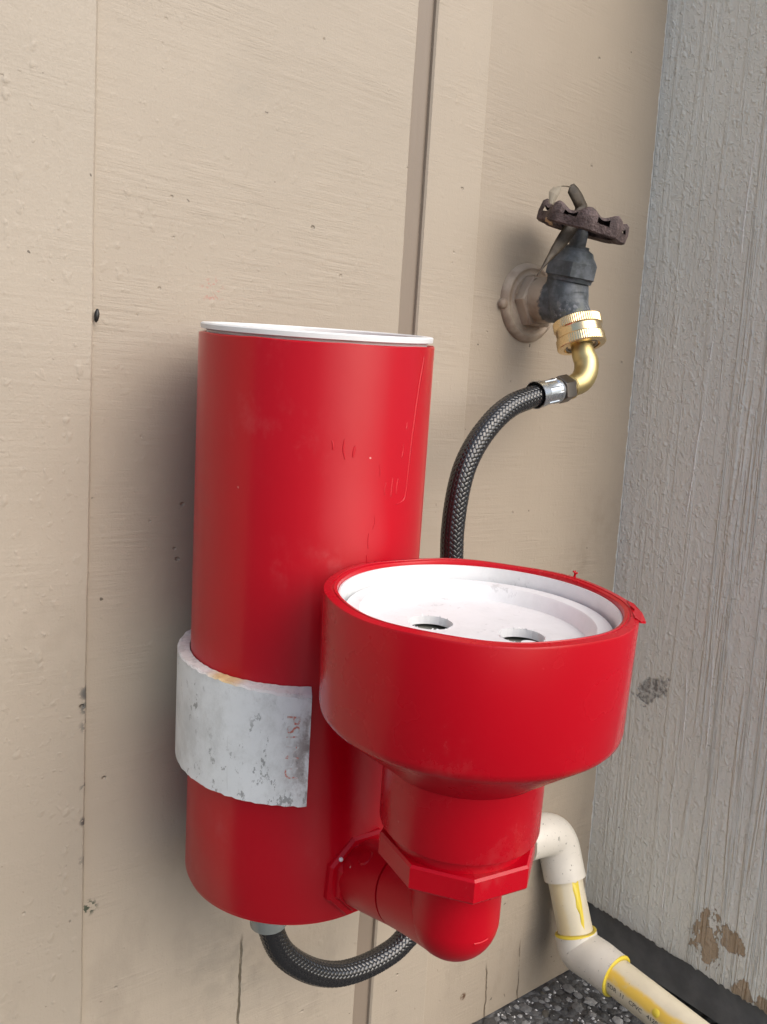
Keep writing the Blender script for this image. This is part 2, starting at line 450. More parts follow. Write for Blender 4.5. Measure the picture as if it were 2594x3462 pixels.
def brass_mat(name, col, rough):
    t = NT(name)
    n = t.noise(t.obj(), 150, 4, 0.6)
    c = t.mix(t.ramp(n, 0.3, 0.75), col, tuple(x * 0.9 for x in col))
    return t.set(color=c, rough=t.ramp(n, 0.3, 0.7, rough - .03, rough + .05), metal=1.0, normal=t.bump(t.noise(t.obj(), 700, 3), 0.06, 0.0003))
M_brassnut = brass_mat("polished_brass", (0.90, 0.70, 0.40), 0.22)
M_brass = brass_mat("satin_brass", (0.64, 0.52, 0.25), 0.42)
M_steel = brass_mat("zinc_steel", (0.62, 0.66, 0.69), 0.28)
M_gun = brass_mat("dark_nickel", (0.22, 0.20, 0.18), 0.38)

def tap_mat():
    t = NT("weathered_tap_metal")
    s = t.xyz()
    n = t.noise(t.obj(), 120, 5, 0.65)
    n2 = t.noise(t.mapped((1, 1, 1), loc=(3, 3, 3)), 320, 4, 0.65)
    met = t.mix(t.ramp(n, 0.38, 0.66), (0.050, 0.060, 0.066), (0.115, 0.130, 0.150))
    low = t.ma('MULTIPLY', t.ramp(s[2], -0.012, 0.002, 1.0, 0.0), t.ramp(s[1], -0.040, -0.030, 1.0, 0.0))
    met = t.mix(t.ma('MULTIPLY', t.ramp(n2, 0.50, 0.66), low), met, (0.30, 0.31, 0.34))
    met = t.mix(t.ma('MULTIPLY', t.ramp(n, 0.5, 0.62), t.ma('MULTIPLY', low, 0.7)), met, (0.12, 0.13, 0.07))
    met = t.mix(t.ma('MULTIPLY', t.ramp(n2, 0.58, 0.72), 0.25), met, (0.13, 0.11, 0.13))
    # the wall paint laps over the rear of the tap
    lim = t.ma('ADD', s[1], t.ma('ADD', t.ma('MULTIPLY', t.ma('SUBTRACT', n, 0.5), 0.012), t.ma('MULTIPLY', s[2], 0.25)))
    pm = t.ramp(lim, -0.0255, -0.0230)
    paint = t.mix(t.ramp(t.noise(t.mapped((1, 1, 1), loc=(1, 1, 0)), 60, 4), 0.42, 0.7), (0.42, 0.345, 0.265), (0.27, 0.20, 0.145))
    col = t.mix(pm, met, paint)
    return t.set(color=col, rough=0.55, metal=0.0, normal=t.bump(t.ma('ADD', n2, n), 0.22, 0.0004), spec=0.5)
M_tap = tap_mat()
def rust_mat():
    t = NT("rusty_brown_wheel")
    n = t.noise(t.obj(), 150, 5, 0.65)
    n2 = t.noise(t.mapped((1, 1, 1), loc=(3, 3, 3)), 60, 3)
    col = t.mix(t.ramp(n, 0.35, 0.7), (0.055, 0.036, 0.034), (0.135, 0.095, 0.090))
    col = t.mix(t.ma('MULTIPLY', t.ramp(n2, 0.52, 0.7), 0.5), col, (0.16, 0.115, 0.12))
    return t.set(color=col, rough=0.72, normal=t.bump(t.ma('ADD', n, t.noise(t.obj(), 600, 3)), 0.8, 0.0011))
M_rust = rust_mat()
def leaf_mat():
    t = NT("dry_leaf")
    n = t.noise(t.mapped((1, 1, 1)), 130, 4, 0.6)
    col = t.mix(t.ramp(n, 0.3, 0.7), (0.032, 0.023, 0.014), (0.075, 0.056, 0.036))
    t.set(color=col, rough=0.6, normal=t.bump(n, 0.5, 0.0008))
    return t.m
M_leaf = leaf_mat()
def braid_mat():
    t = NT("braided_dark_strand")
    n = t.noise(t.obj(), 500, 3)
    return t.set(color=t.mix(n, (0.010, 0.010, 0.011), (0.022, 0.022, 0.023)), rough=0.17, metal=0.0, spec=0.85)
M_braid = braid_mat()
M_black = plain("black_rubber", (0.012, 0.012, 0.012), 0.6)
M_seed = plain("black_seed_husk", (0.012, 0.011, 0.009), 0.45)
M_clear = plain("clear_plastic_fitting", (0.55, 0.60, 0.57), 0.2, trans=0.55)
M_scrape = plain("scraped_pale_edge", (0.75, 0.60, 0.58), 0.6)

# ------------------------------------------------------------------ mesh helpers
def link(name, me, mat, parent=None, smooth=True, loc=None):
    if isinstance(mat, (list, tuple)):
        for m in mat:
            me.materials.append(m)
    elif mat is not None:
        me.materials.append(mat)
    me.shade_smooth() if smooth else me.shade_flat()
    o = bpy.data.objects.new(name, me)
    COL.objects.link(o)
    if parent is not None:
        o.parent = parent
    return o

def world_origin(parent):
    v = Vector((0, 0, 0))
    p = parent
    while p is not None:
        v += Vector(p.location)
        p = p.parent
    return v

def from_vf(name, verts, faces, mat, parent=None, smooth=True, sharp=None, origin=None, mat_idx=None):
    """verts in WORLD space; shifted so that they sit right under the parent (or under own origin)"""
    off = np.array(world_origin(parent))
    if parent is None and origin is not None:
        off = np.array(origin)
    v = np.asarray(verts, float) - off
    me = bpy.data.meshes.new(name)
    me.from_pydata(v.tolist(), [], [tuple(f) for f in faces])
    me.update()
    o = link(name, me, mat, parent, smooth)
    if mat_idx is not None:
        me.polygons.foreach_set("material_index", mat_idx)
    if parent is None and origin is not None:
        o.location = origin
    bm = bmesh.new()
    bm.from_mesh(me)
    bmesh.ops.recalc_face_normals(bm, faces=bm.faces)
    if sharp is not None:
        lim = math.radians(sharp)
        for e in bm.edges:
            if len(e.link_faces) == 2 and e.calc_face_angle(0) > lim:
                e.smooth = False
    bm.to_mesh(me)
    bm.free()
    return o

def frame(axis, hint=(1, 0, 0)):
    z = np.array(axis, float); z /= np.linalg.norm(z)
    x = np.array(hint, float); x = x - z * x.dot(z)
    if np.linalg.norm(x) < 1e-6:
        x = np.array((0, 1, 0.)); x = x - z * x.dot(z)
    x /= np.linalg.norm(x)
    return x, np.cross(z, x), z

def lathe(profile, origin, axis, segs=64, hint=(1, 0, 0), closed=False, rmod=None, hmod=None, a0=0.0, a1=None):
    """profile [(r,h)...]; rmod(i_profile, angle)->factor ; hmod(r,ang,h)->dh; partial sweep when a1 given"""
    x, y, z = frame(axis, hint)
    o = np.array(origin, float)
    full = a1 is None
    n = segs if full else segs + 1
    angs = [a0 + (2 * math.pi if full else (a1 - a0)) * i / segs for i in range(n)]
    V, F = [], []
    P = len(profile)
    for a in angs:
        for i, (r, h) in enumerate(profile):
            rr = r * (rmod(i, a) if rmod else 1.0)
            hh = h + (hmod(rr, a, i) if hmod else 0.0)
            V.append(o + x * rr * math.cos(a) + y * rr * math.sin(a) + z * hh)
    m = P if closed else P - 1
    for k in range(segs):
        k2 = (k + 1) % n if full else k + 1
        for i in range(m):
            j = (i + 1) % P
            F.append((k * P + i, k2 * P + i, k2 * P + j, k * P + j))
    if not closed:
        for i in (0, P - 1):
            if profile[i][0] > 1e-7 and False:
                F.append(tuple(k * P + i for k in range(n)))
    if not full and closed:
        F.append(tuple(range(P)))
        F.append(tuple((n - 1) * P + i for i in range(P)))
    return V, F

def resample(pts, n):
    """Catmull-Rom through pts, n samples evenly by arc length"""
    p = np.array(pts, float)
    p = np.vstack([2 * p[0] - p[1], p, 2 * p[-1] - p[-2]])
    out = []
    for i in range(1, len(p) - 2):
        for t in np.linspace(0, 1, 40, endpoint=False):
            a, b, c, d = p[i - 1], p[i], p[i + 1], p[i + 2]
            out.append(0.5 * ((2 * b) + (-a + c) * t + (2 * a - 5 * b + 4 * c - d) * t * t + (-a + 3 * b - 3 * c + d) * t ** 3))
    out.append(p[-2])
    out = np.array(out)
    L = np.concatenate([[0], np.cumsum(np.linalg.norm(np.diff(out, axis=0), axis=1))])
    s = np.linspace(0, L[-1], n)
    return np.stack([np.interp(s, L, out[:, k]) for k in range(out.shape[1])], 1), L[-1]

def frames_along(P, hint=(0, -1, 0)):
    T = np.gradient(P, axis=0)
    T /= np.linalg.norm(T, axis=1)[:, None]
    N = np.zeros_like(P)
    x, _, _ = frame(T[0], hint)
    for i in range(len(P)):
        x = x - T[i] * x.dot(T[i]); x /= np.linalg.norm(x)
        N[i] = x
    return T, N, np.cross(T, N)

def tube(pts, radii, segs=24, n=None, hint=(0, -1, 0), cap=True):
    """pts smooth path; radii number or list per input point"""
    pts = np.array(pts, float)
    if not np.isscalar(radii):
        q = np.hstack([pts, np.array(radii, float)[:, None]])
    else:
        q = np.hstack([pts, np.full((len(pts), 1), radii)])
    if n:
        q, _ = resample(q, n)
    P, R = q[:, :3], q[:, 3]
    T, N, B = frames_along(P, hint)
    V, F = [], []
    for i in range(len(P)):
        for k in range(segs):
            a = 2 * math.pi * k / segs
            V.append(P[i] + R[i] * (math.cos(a) * N[i] + math.sin(a) * B[i]))
    for i in range(len(P) - 1):
        for k in range(segs):
            k2 = (k + 1) % segs
            F.append((i * segs + k, i * segs + k2, (i + 1) * segs + k2, (i + 1) * segs + k))
    if cap:
        F.append(tuple(range(segs))); F.append(tuple((len(P) - 1) * segs + k for k in range(segs)))
    return V, F

def merge(*vf):
    V, F = [], []
    for v, f in vf:
        o = len(V)
        V += list(v)
        F += [tuple(i + o for i in q) for q in f]
    return V, F

def boxvf(x0, x1, y0, y1, z0, z1):
    V = [(x, y, z) for x in (x0, x1) for y in (y0, y1) for z in (z0, z1)]
    F = [(0, 1, 3, 2), (4, 6, 7, 5), (0, 4, 5, 1), (2, 3, 7, 6), (0, 2, 6, 4), (1, 5, 7, 3)]
    return V, F

def thing(name, label, cat, loc, group=None):
    o = bpy.data.objects.new(name, None)
    o.empty_display_size = 0.02
    COL.objects.link(o)
    o.location = loc
    o["label"] = label; o["category"] = cat
    if group:
        o["group"] = group
    return o

# ------------------------------------------------------------------ ground
G = from_vf("ground", [(-30, -30, -0.004), (30, -30, -0.004), (30, 30, -0.004), (-30, 30, -0.004)], [(0, 1, 2, 3)], M_conc, None, False)
G["kind"] = "structure"
def pebble_mesh(seed):
    r = random.Random(seed)
    V, F = [], []
    seg = 7
    rings = ((0.62, -0.45), (1.0, 0.05), (0.80, 0.50), (0.40, 0.72))
    sx, sy = r.uniform(0.8, 1.2), r.uniform(0.7, 1.0)
    for rr, h in rings:
        for k in range(seg):
            a = 2 * math.pi * k / seg
            j = r.uniform(0.78, 1.16)
            V.append((rr * j * math.cos(a) * sx, rr * j * math.sin(a) * sy, h * r.uniform(0.85, 1.1)))
    V.append((0, 0, 0.78))
    for i in range(3):
        for k in range(seg):
            k2 = (k + 1) % seg
            F.append((i * seg + k, i * seg + k2, (i + 1) * seg + k2, (i + 1) * seg + k))
    for k in range(seg):
        F.append((3 * seg + k, 3 * seg + (k + 1) % seg, 4 * seg))
    me = bpy.data.meshes.new("pebble")
    me.from_pydata(V, [], F)
    me.materials.append(M_peb)
    me.shade_flat()
    return me
PEB = [pebble_mesh(i) for i in range(9)]
placed = []
tries = 0
while len(placed) < 290 and tries < 60000:
    tries += 1
    x = random.uniform(-0.20, 0.012); y = random.uniform(-0.125, -0.003)
    if y < -0.02 - (x + 0.20) * 0.9:      # never in view
        if random.random() < 0.8:
            continue
    r = random.choice((0.0068, 0.0055, 0.0045, 0.0045, 0.0036, 0.003, 0.0026))
    if all((x - a) ** 2 + (y - b) ** 2 > (0.82 * (r + c)) ** 2 for a, b, c in placed):
        if y + r * 0.7 > 0:
            continue
        placed.append((x, y, r))
for x, y, r in placed:
    o = bpy.data.objects.new("pebble", random.choice(PEB))
    COL.objects.link(o)
    o.parent = G
    o.location = (x, y, -0.0035 + random.uniform(-0.0012, 0.0008))
    o.scale = (r, r, r * random.uniform(0.38, 0.62))
    o.rotation_euler = (random.uniform(-0.15, 0.15), random.uniform(-0.15, 0.15), random.uniform(0, 6.28))
# finer grit between the pebbles, nobody could count it
GV, GF = [], []
for k in range(2600):
    x = random.uniform(-0.30, 0.03); y = random.uniform(-0.22, -0.001)
    r = random.uniform(0.0008, 0.0021)
    o = len(GV)
    a0 = random.uniform(0, 6.28)
    for i in range(4):
        a = a0 + i * math.pi / 2
        GV.append((x + r * math.cos(a) * random.uniform(.7, 1.2), y + r * math.sin(a) * random.uniform(.7, 1.2), -0.0042))
    GV.append((x, y, -0.0042 + r * random.uniform(0.6, 1.1)))
    GF += [(o + i, o + (i + 1) % 4, o + 4) for i in range(4)]
def grit_mat():
    t = NT("grit_stone")
    v = t.vor(t.obj(), 260, out="Color")
    return t.set(color=t.mix(t.ramp(t.xyz(v)[0], 0.3, 0.95), (0.10, 0.10, 0.098), (0.80, 0.80, 0.79)), rough=0.7)
grit = from_vf("grit", GV, GF, grit_mat(), G, False)
grit["kind"] = "stuff"

# ------------------------------------------------------------------ beige wall
WALL = thing("house_wall", "beige painted wooden wall of vertical boards behind the red pipe and the tap", "wall", (0, 0, 0))
ZT = 2.5
def board(name, xl, xr, y, mat, parent, zb=-0.003, bev=0.0012, th=0.016, seed=0, wav=0.0004):
    """vertical board; xl/xr = (x at z=0, x at z=0.6) so that edges follow the slightly skewed joints"""
    r = random.Random(seed)
    V, F = [], []
    zs = [zb + (ZT - zb) * 0.0] + [0.02 * i for i in range(1, 46)] + [1.2, ZT]
    prof = 6
    wl, wr = 0.0, 0.0
    for z in zs:
        L = xl[0] + (xl[1] - xl[0]) * z / 0.6; Rr = xr[0] + (xr[1] - xr[0]) * z / 0.6
        wl = 0.6 * wl + r.uniform(-wav, wav); wr = 0.6 * wr + r.uniform(-wav, wav)
        L += wl; Rr += wr
        V += [(L, y + th, z), (L, y + bev, z), (L + bev, y, z), (Rr - bev, y, z), (Rr, y + bev, z), (Rr, y + th, z)]
    n = len(zs)
    for i in range(n - 1):
        for k in range(prof):
            k2 = (k + 1) % prof
            F.append((i * prof + k, i * prof + k2, (i + 1) * prof + k2, (i + 1) * prof + k))
    F.append(tuple(range(prof))); F.append(tuple((n - 1) * prof + k for k in range(prof)))
    return from_vf(name, V, F, mat, parent, True, 25)
GXL = (-0.2551, -0.2492); GXR = (-0.2401, -0.2350)
board("siding_board", (-0.95, -0.95), (-0.4462, -0.4440), -0.0030, M_b1, WALL, seed=1, wav=0.00035, th=0.0027)
board("siding_board", (-0.9515, -0.9515), GXL, 0.0, M_b2, WALL, seed=2)
board("siding_board", GXR, (-0.1862, -0.1862), 0.0, M_b3, WALL, seed=3, wav=0.0001)
board("siding_board", (-0.1900, -0.1900), (0.004, 0.004), 0.0009, M_b4, WALL, seed=4, wav=0.0002)
board("groove_strip", (-0.262, -0.256), (-0.232, -0.228), 0.0034, M_groove, WALL, th=0.004, seed=5)
board("siding_board", (-1.8, -1.8), (-0.952, -0.952), 0.0, M_b3, WALL, seed=6)
V, F = boxvf(-1.8, 0.30, 0.0175, 0.06, -0.01, ZT)
from_vf("backing_board", V, F, M_groove, WALL, False)

# ------------------------------------------------------------------ grey board on the right
def grey_board():
    V, F = [], []
    r = random.Random(3)
    ys = [0.0005 - 0.178 * i / 90 for i in range(91)]
    rows = []
    for i, y in enumerate(ys):
        zb = 0.0585 + r.uniform(-0.0011, 0.0011)
        rows.append((y, zb))
    for y, zb in rows:
        V += [(0.0, y, ZT), (0.0, y, zb + 0.0012), (0.0012, y, zb), (0.09, y, zb), (0.09, y, ZT)]
    n = len(rows)
    for i in range(n - 1):
        for k in range(5):
            k2 = (k + 1) % 5
            F.append((i * 5 + k, i * 5 + k2, (i + 1) * 5 + k2, (i + 1) * 5 + k))
    F.append((0, 1, 2, 3, 4)); F.append(tuple((n - 1) * 5 + k for k in range(5)))
    return V, F
V, F = grey_board()
GB = from_vf("grey_board", V, F, M_grey, None, True, 30)
GB["label"] = "grey painted rough wooden board beside the beige wall, paint flaking near its foot"
GB["category"] = "board"
rr3 = random.Random(21)
for pts, w in (([(-0.0658, 0.5042), (-0.0627, 0.4702), (-0.0622, 0.4484), (-0.0605, 0.4241), (-0.0593, 0.407)], 0.00075), ([(-0.0667, 0.5504), (-0.0661, 0.5334)], 0.0007), ([(-0.0443, 0.5046), (-0.0449, 0.4889)], 0.0004),
               ([(-0.0557, 0.3654), (-0.0539, 0.3367), (-0.0511, 0.3011)], 0.0004), ([(-0.0737, 0.2993), (-0.0767, 0.2637), (-0.0772, 0.2207)], 0.0006), ([(-0.0942, 0.3247), (-0.0964, 0.2782), (-0.098, 0.2287)], 0.0006),
               ([(-0.0711, 0.1906), (-0.0751, 0.1555), (-0.0744, 0.1025), (-0.0763, 0.0797)], 0.0006), ([(-0.0443, 0.1723), (-0.0451, 0.1443)], 0.0004), ([(-0.031, 0.0896), (-0.0289, 0.0634)], 0.0004), ([(-0.085, 0.70), (-0.082, 0.64), (-0.083, 0.60)], 0.0006)):
    q, L_ = resample(np.array([(y, z) for y, z in pts]), max(8, int(26 * len(pts))))
    P3 = [(0.0002 + rr3.uniform(-.00015, .0001), y + rr3.uniform(-.0003, .0003), z) for y, z in q]
    n_ = len(P3)
    rad_ = [w * rr3.uniform(0.55, 1.15) * min(1, 5.0 * min(i + .4, n_ - i - .6) / n_ + .15) for i in range(n_)]
    from_vf("paint_ridge", *tube(P3, rad_, 8, hint=(-1, 0, 0)), M_ridge, GB)
DB = from_vf("foundation_board", *merge(boxvf(0.007, 0.080, -0.172, 0.004, 0.0225, 0.0575)), M_dark, None, False)
DB["label"] = "dark grey strip under the lower edge of the grey board, above a black gap"
DB["category"] = "trim"
FB = from_vf("foundation_wall", *boxvf(0.050, 0.078, -0.155, 0.05, -0.01, 0.0220), plain("gap_shadow_black", (0.02, 0.02, 0.02), 0.9), None, False)  # the gap's shadow is put into this face's near-black colour
FB["label"] = "black recessed foundation face deep in the gap below the dark strip"
FB["category"] = "foundation"

# ------------------------------------------------------------------ red pipe with bowl
O = np.array((-0.3526350, -0.0637315, 0.25))
A = np.array((0.99973837, 0.0, 0.02287346))
B = np.array((-0.00098638, 0.99906975, 0.04311218))
U = np.array((-0.02285218, -0.04312350, 0.99880836))
def LW(x, y, z):
    return O + A * x + B * y + U * z
def Lv(V):
    return [LW(*v) for v in V]
RED = thing("drinking_fountain", "glossy red plastic standing pipe with a white lined bowl on its bent outlet", "drinking fountain", tuple(O - 0.012 * U))
RT = 0.0572
def top_tilt(r, a, i):
    x, y = r * math.cos(a), r * math.sin(a)
    return 0.050 * (0.538 * x + 0.843 * y)
hmods = lambda n0: (lambda r, a, i: top_tilt(r, a, i) if i >= n0[0] and i <= n0[1] else 0.0)
prof = [(0.0, -0.012), (0.046, -0.012), (0.0545, -0.0118), (0.0562, -0.0110), (0.0566, -0.0095), (0.0572, -0.0085), (0.0572, 0.03), (0.0572, 0.15), (0.0572, 0.2674), (0.0568, 0.2678), (0.0545, 0.2678), (0.0541, 0.2672), (0.0541, 0.12), (0.0, 0.12)]
tank = from_vf("tank", *lathe(prof, O, U, 160, A, hmod=lambda r, a, i: top_tilt(r, a, i) + 0.00025 * math.sin(9 * a) * (i in (8, 9)) if 8 <= i <= 11 else 0.0), M_red, RED, True, 40)
prof = [(0.0535, 0.2550), (0.0535, 0.2690), (0.0562, 0.2696), (0.0564, 0.2716), (0.0558, 0.2722), (0.0514, 0.2722), (0.0508, 0.2716), (0.0505, 0.2550)]
from_vf("inner_sleeve", *lathe(prof, O, U, 128, A, closed=True, hmod=lambda r, a, i: top_tilt(r, a, i) * 1.12), M_white, tank, True, 40)
# scraped pale edge along the tank's lip
def ribbon_on_cyl(pts, w, lift, r0):
    """pts (angle deg, h) on the tank -> low ridge"""
    q, L = resample(np.array([(r0 * math.radians(a), h) for a, h in pts]), max(4, len(pts) * 8))
    T = np.gradient(q, axis=0); T /= np.linalg.norm(T, axis=1)[:, None]
    Nn = np.stack([-T[:, 1], T[:, 0]], 1)
    V, F = [], []
    n = len(q)
    for i in range(n):
        k = math.sin(math.pi * min(1, max(0, (i + .3) / (n - .4)))) ** 0.3
        ww = w * k
        for s_, l_ in ((-1, -0.0001), (-0.4, lift), (0.4, lift), (1, -0.0001)):
            c = q[i] + Nn[i] * ww * s_
            ang = c[0] / r0; rr = r0 + l_
            V.append(LW(rr * math.cos(ang), rr * math.sin(ang), c[1]))
    for i in range(n - 1):
        for k in range(3):
            F.append((i * 4 + k, i * 4 + k + 1, i * 4 + k + 5, i * 4 + k + 4))
    return V, F
rr2 = random.Random(4)
runs = [ribbon_on_cyl([(-64, 0.262), (-67.5, 0.245), (-70.5, 0.222), (-72.5, 0.199), (-75, 0.1955), (-79, 0.1945)], 0.00045, 0.00028, RT)]
for (a_, h_, l_, w_) in ((-79, 0.2065, .007, .0006), (-82.5, 0.2070, .009, .0007), (-86.5, 0.205, .006, .0005), (-91, .213, .005, .0005), (-77, .222, .006, .0005), (-75, .232, .003, .0006), (-104, .2215, .005, .0008), (-109, .2245, .009, .0005), (-114.5, .2235, .004, .0006), (-92, .19, .006, .0004), (-94.5, .182, .007, .0004), (-95, .172, .004, .0005)):
    runs.append(ribbon_on_cyl([(a_, h_), (a_ + rr2.uniform(-.7, .7), h_ - l_ * .5), (a_ + rr2.uniform(-.8, .8), h_ - l_)], w_, 0.00022, RT))
from_vf("paint_run", *merge(*runs), M_red, tank)
# bowl
BX, BY = 0.0025, -0.1225
def blathe(prof, segs=128, r0=BX, **kw):
    return lathe(prof, LW(r0, BY, 0), U, segs, A, **kw)
prof = [(0.0330, 0.0730), (0.0333, 0.0740), (0.0333, 0.1000), (0.0345, 0.1013), (0.0590, 0.1205), (0.0604, 0.1222), (0.0609, 0.1245), (0.0617, 0.1690), (0.0614, 0.1698), (0.0585, 0.1702), (0.0583, 0.1698), (0.0576, 0.1698), (0.0574, 0.1702), (0.0561, 0.1698), (0.0558, 0.1688), (0.0556, 0.1600), (0.0556, 0.1180), (0.0300, 0.1000), (0.0290, 0.0730)]
bowl = from_vf("bowl", *blathe(prof, 160, closed=True, hmod=lambda r, a, i: 0.00025 * math.sin(7 * a + 1) * (8 <= i <= 13)), M_redb, RED, True, 32)
def linmod(r, a, i):
    # the red overspray runs lower on one side, so the white lining starts at an uneven height
    return -0.0022 * max(0, math.sin(a * 1.0 + 0.2)) if i in (0, 3) else 0.0
prof = [(0.0548, 0.1682), (0.0548, 0.1300), (0.0556, 0.1300), (0.0556, 0.1682)]
from_vf("bowl_lining", *blathe(prof, 128, closed=True), M_bowl, bowl, True, 40)
# drain cup with a floor and two drilled holes
prof = [(0.0432, 0.1538), (0.0438, 0.1548), (0.0462, 0.1612), (0.0470, 0.1619), (0.0523, 0.1622), (0.0530, 0.1616), (0.0530, 0.1500), (0.0432, 0.1500)]
cup = from_vf("drain_cup", *blathe(prof, 128, closed=True), M_bowl, bowl, True, 35)
bm = bmesh.new()
hr = random.Random(5)
def loop(cx, cy, r, n, j):
    vs = [bm.verts.new(LW(BX + cx + r * (1 + hr.uniform(-j, j)) * math.cos(2 * math.pi * k / n), BY + cy + r * (1 + hr.uniform(-j, j)) * math.sin(2 * math.pi * k / n), 0.1538)) for k in range(n)]
    return [bm.edges.new((vs[k], vs[(k + 1) % n])) for k in range(n)]
edges = loop(0, 0, 0.0440, 96, 0)
for ang in (127, -53):
    edges += loop(0.0185 * math.cos(math.radians(ang)), 0.0185 * math.sin(math.radians(ang)), 0.0092, 44, 0.02)
bmesh.ops.triangle_fill(bm, use_beauty=True, use_dissolve=False, edges=edges, normal=U)
bmesh.ops.recalc_face_normals(bm, faces=bm.faces)
me = bpy.data.meshes.new("drain_plate")
off = Vector(world_origin(bowl))
for v in bm.verts:
    v.co -= off
bm.to_mesh(me); bm.free()
plate = link("drain_plate", me, M_bowl, bowl, False)
md = plate.modifiers.new("thick", 'SOLIDIFY'); md.thickness = 0.0035; md.offset = 0
# pale burrs round the drilled holes and the funnel under the plate
V, F = [], []
for ang in (127, -53):
    c0 = np.array((BX + 0.0185 * math.cos(math.radians(ang)), BY + 0.0185 * math.sin(math.radians(ang)), 0.1557))
    for k in range(26):
        a = hr.uniform(0, 6.28); rr = 0.0092 * hr.uniform(0.96, 1.06)
        o_ = len(V); s_ = hr.uniform(0.0002, 0.0005)
        p = c0 + np.array((rr * math.cos(a), rr * math.sin(a), 0))
        d = np.array((-math.sin(a), math.cos(a), 0))
        for q in (p - d * s_, p + d * s_, p + np.array((math.cos(a), math.sin(a), 0)) * s_ * 0.5 * hr.choice((-1, 1)) + np.array((0, 0, s_ * 0.9)), p - np.array((0, 0, .0004))):
            V.append(LW(*q))
        F += [(o_, o_ + 1, o_ + 2), (o_, o_ + 3, o_ + 1), (o_, o_ + 2, o_ + 3), (o_ + 1, o_ + 3, o_ + 2)]
b_ = from_vf("hole_burr", V, F, M_white, bowl, False); b_["kind"] = "stuff"
prof = [(0.0428, 0.1511), (0.030, 0.1505), (0.010, 0.1501), (0.0, 0.1501)]
M_in = plain("grey_inside", (0.20, 0.20, 0.17), 0.6)
from_vf("funnel", *blathe(prof, 64), M_in, bowl)
from_vf("spout_tip", *tube([LW(BX + 0.012, BY - 0.018, 0.140), LW(BX + 0.0125, BY - 0.0190, 0.1532)], 0.0042, 20), M_white, bowl, True, 40)
# drips and flaps of hardened paint on the rim
def shard(pts, th):
    P = [LW(*p) for p in pts]
    Q = [LW(p[0], p[1], p[2] - th) for p in pts]
    n = len(P)
    F = [tuple(range(n)), tuple(range(2 * n - 1, n - 1, -1))] + [(i, (i + 1) % n, n + (i + 1) % n, n + i) for i in range(n)]
    return P + Q, F
def polar(r, a, h):
    return (BX + r * math.cos(math.radians(a)), BY + r * math.sin(math.radians(a)), h)
V, F = merge(shard([polar(.0600, -58, .1706), polar(.0604, -34, .1704), polar(.0618, -38, .1704), polar(.0630, -48, .1698), polar(.0640, -56, .1690), polar(.0622, -59, .1698)], .0008),
             shard([polar(.0590, -44, .1712), polar(.0598, -40, .1716), polar(.0606, -44, .1712), polar(.0600, -48, .1710)], .0008))
from_vf("paint_flap", V, F, M_redb, bowl, False)
V, F = merge(tube([LW(*polar(.0610, 2, .1690)), LW(*polar(.0616, 2.4, .1713)), LW(*polar(.0611, 2, .1730))], [0.0007, 0.0005, 0.0003], 6),
             tube([LW(*polar(.0612, 2, .1714)), LW(*polar(.0618, 1.2, .1722))], 0.0004, 6),
             tube([LW(*polar(.0611, 2, .1720)), LW(*polar(.0605, 2.8, .1727))], 0.0004, 6))
from_vf("paint_burr", V, F, M_redb, bowl, True)
# collar ring + octagonal nut below the neck
prof = [(0.0, 0.0730), (0.0270, 0.0732), (0.0282, 0.0728), (0.0282, 0.0690), (0.0284, 0.0668), (0.0270, 0.0566), (0.0, 0.0560)]
from_vf("neck_ring", *blathe(prof, 96), M_redb, RED, True, 35)
prof = [(0.0, 0.0664), (0.0325, 0.0664), (0.0335, 0.0655), (0.0335, 0.0570), (0.0329, 0.0562), (0.0, 0.0562)]
from_vf("octagon_nut", *lathe(prof, LW(BX + 0.0008, BY, 0), U, 8, A, a0=math.radians(13)), M_redb, RED, False)
nut = RED.children[-1]
# elbow: arm from the tank, rounded heel, short riser into the nut
EX = 0.0045
E0 = np.array((EX, -0.0500, 0.0090)); E1 = np.array((EX, -0.1225, 0.0295))
ed = (E1 - E0) / np.linalg.norm(E1 - E0)
def ep(d):
    return tuple(E0 + ed * d)
arm = from_vf("outlet_pipe", *tube(Lv([ep(0.0), ep(0.012), ep(0.030), ep(0.0405)]), [0.0164, 0.0166, 0.0167, 0.0167], 48, hint=A), M_redd, RED, True, 40)
E_ = from_vf("elbow", *merge(tube(Lv([ep(0.0419), ep(0.052), ep(0.064), tuple(E1)]), [0.0168, 0.0172, 0.0182, 0.0193], 48, hint=A),
                             tube(Lv([tuple(E1 - np.array((0, 0, .001))), (EX, -0.1225, 0.0440), (EX, -0.1225, 0.0585)]), 0.0194, 48, hint=A)), M_redd, RED, True, 40)
from_vf("seam_core", *tube(Lv([ep(0.038), ep(0.046)]), 0.0157, 32, hint=A), M_redd, E_)
prof = [(0.0194 * math.sin(t), -0.0194 * math.cos(t)) for t in np.linspace(0.0001, math.pi, 25)]
heel = from_vf("elbow_heel", *lathe(prof, LW(*E1), U, 48, A), M_redd, E_, True)
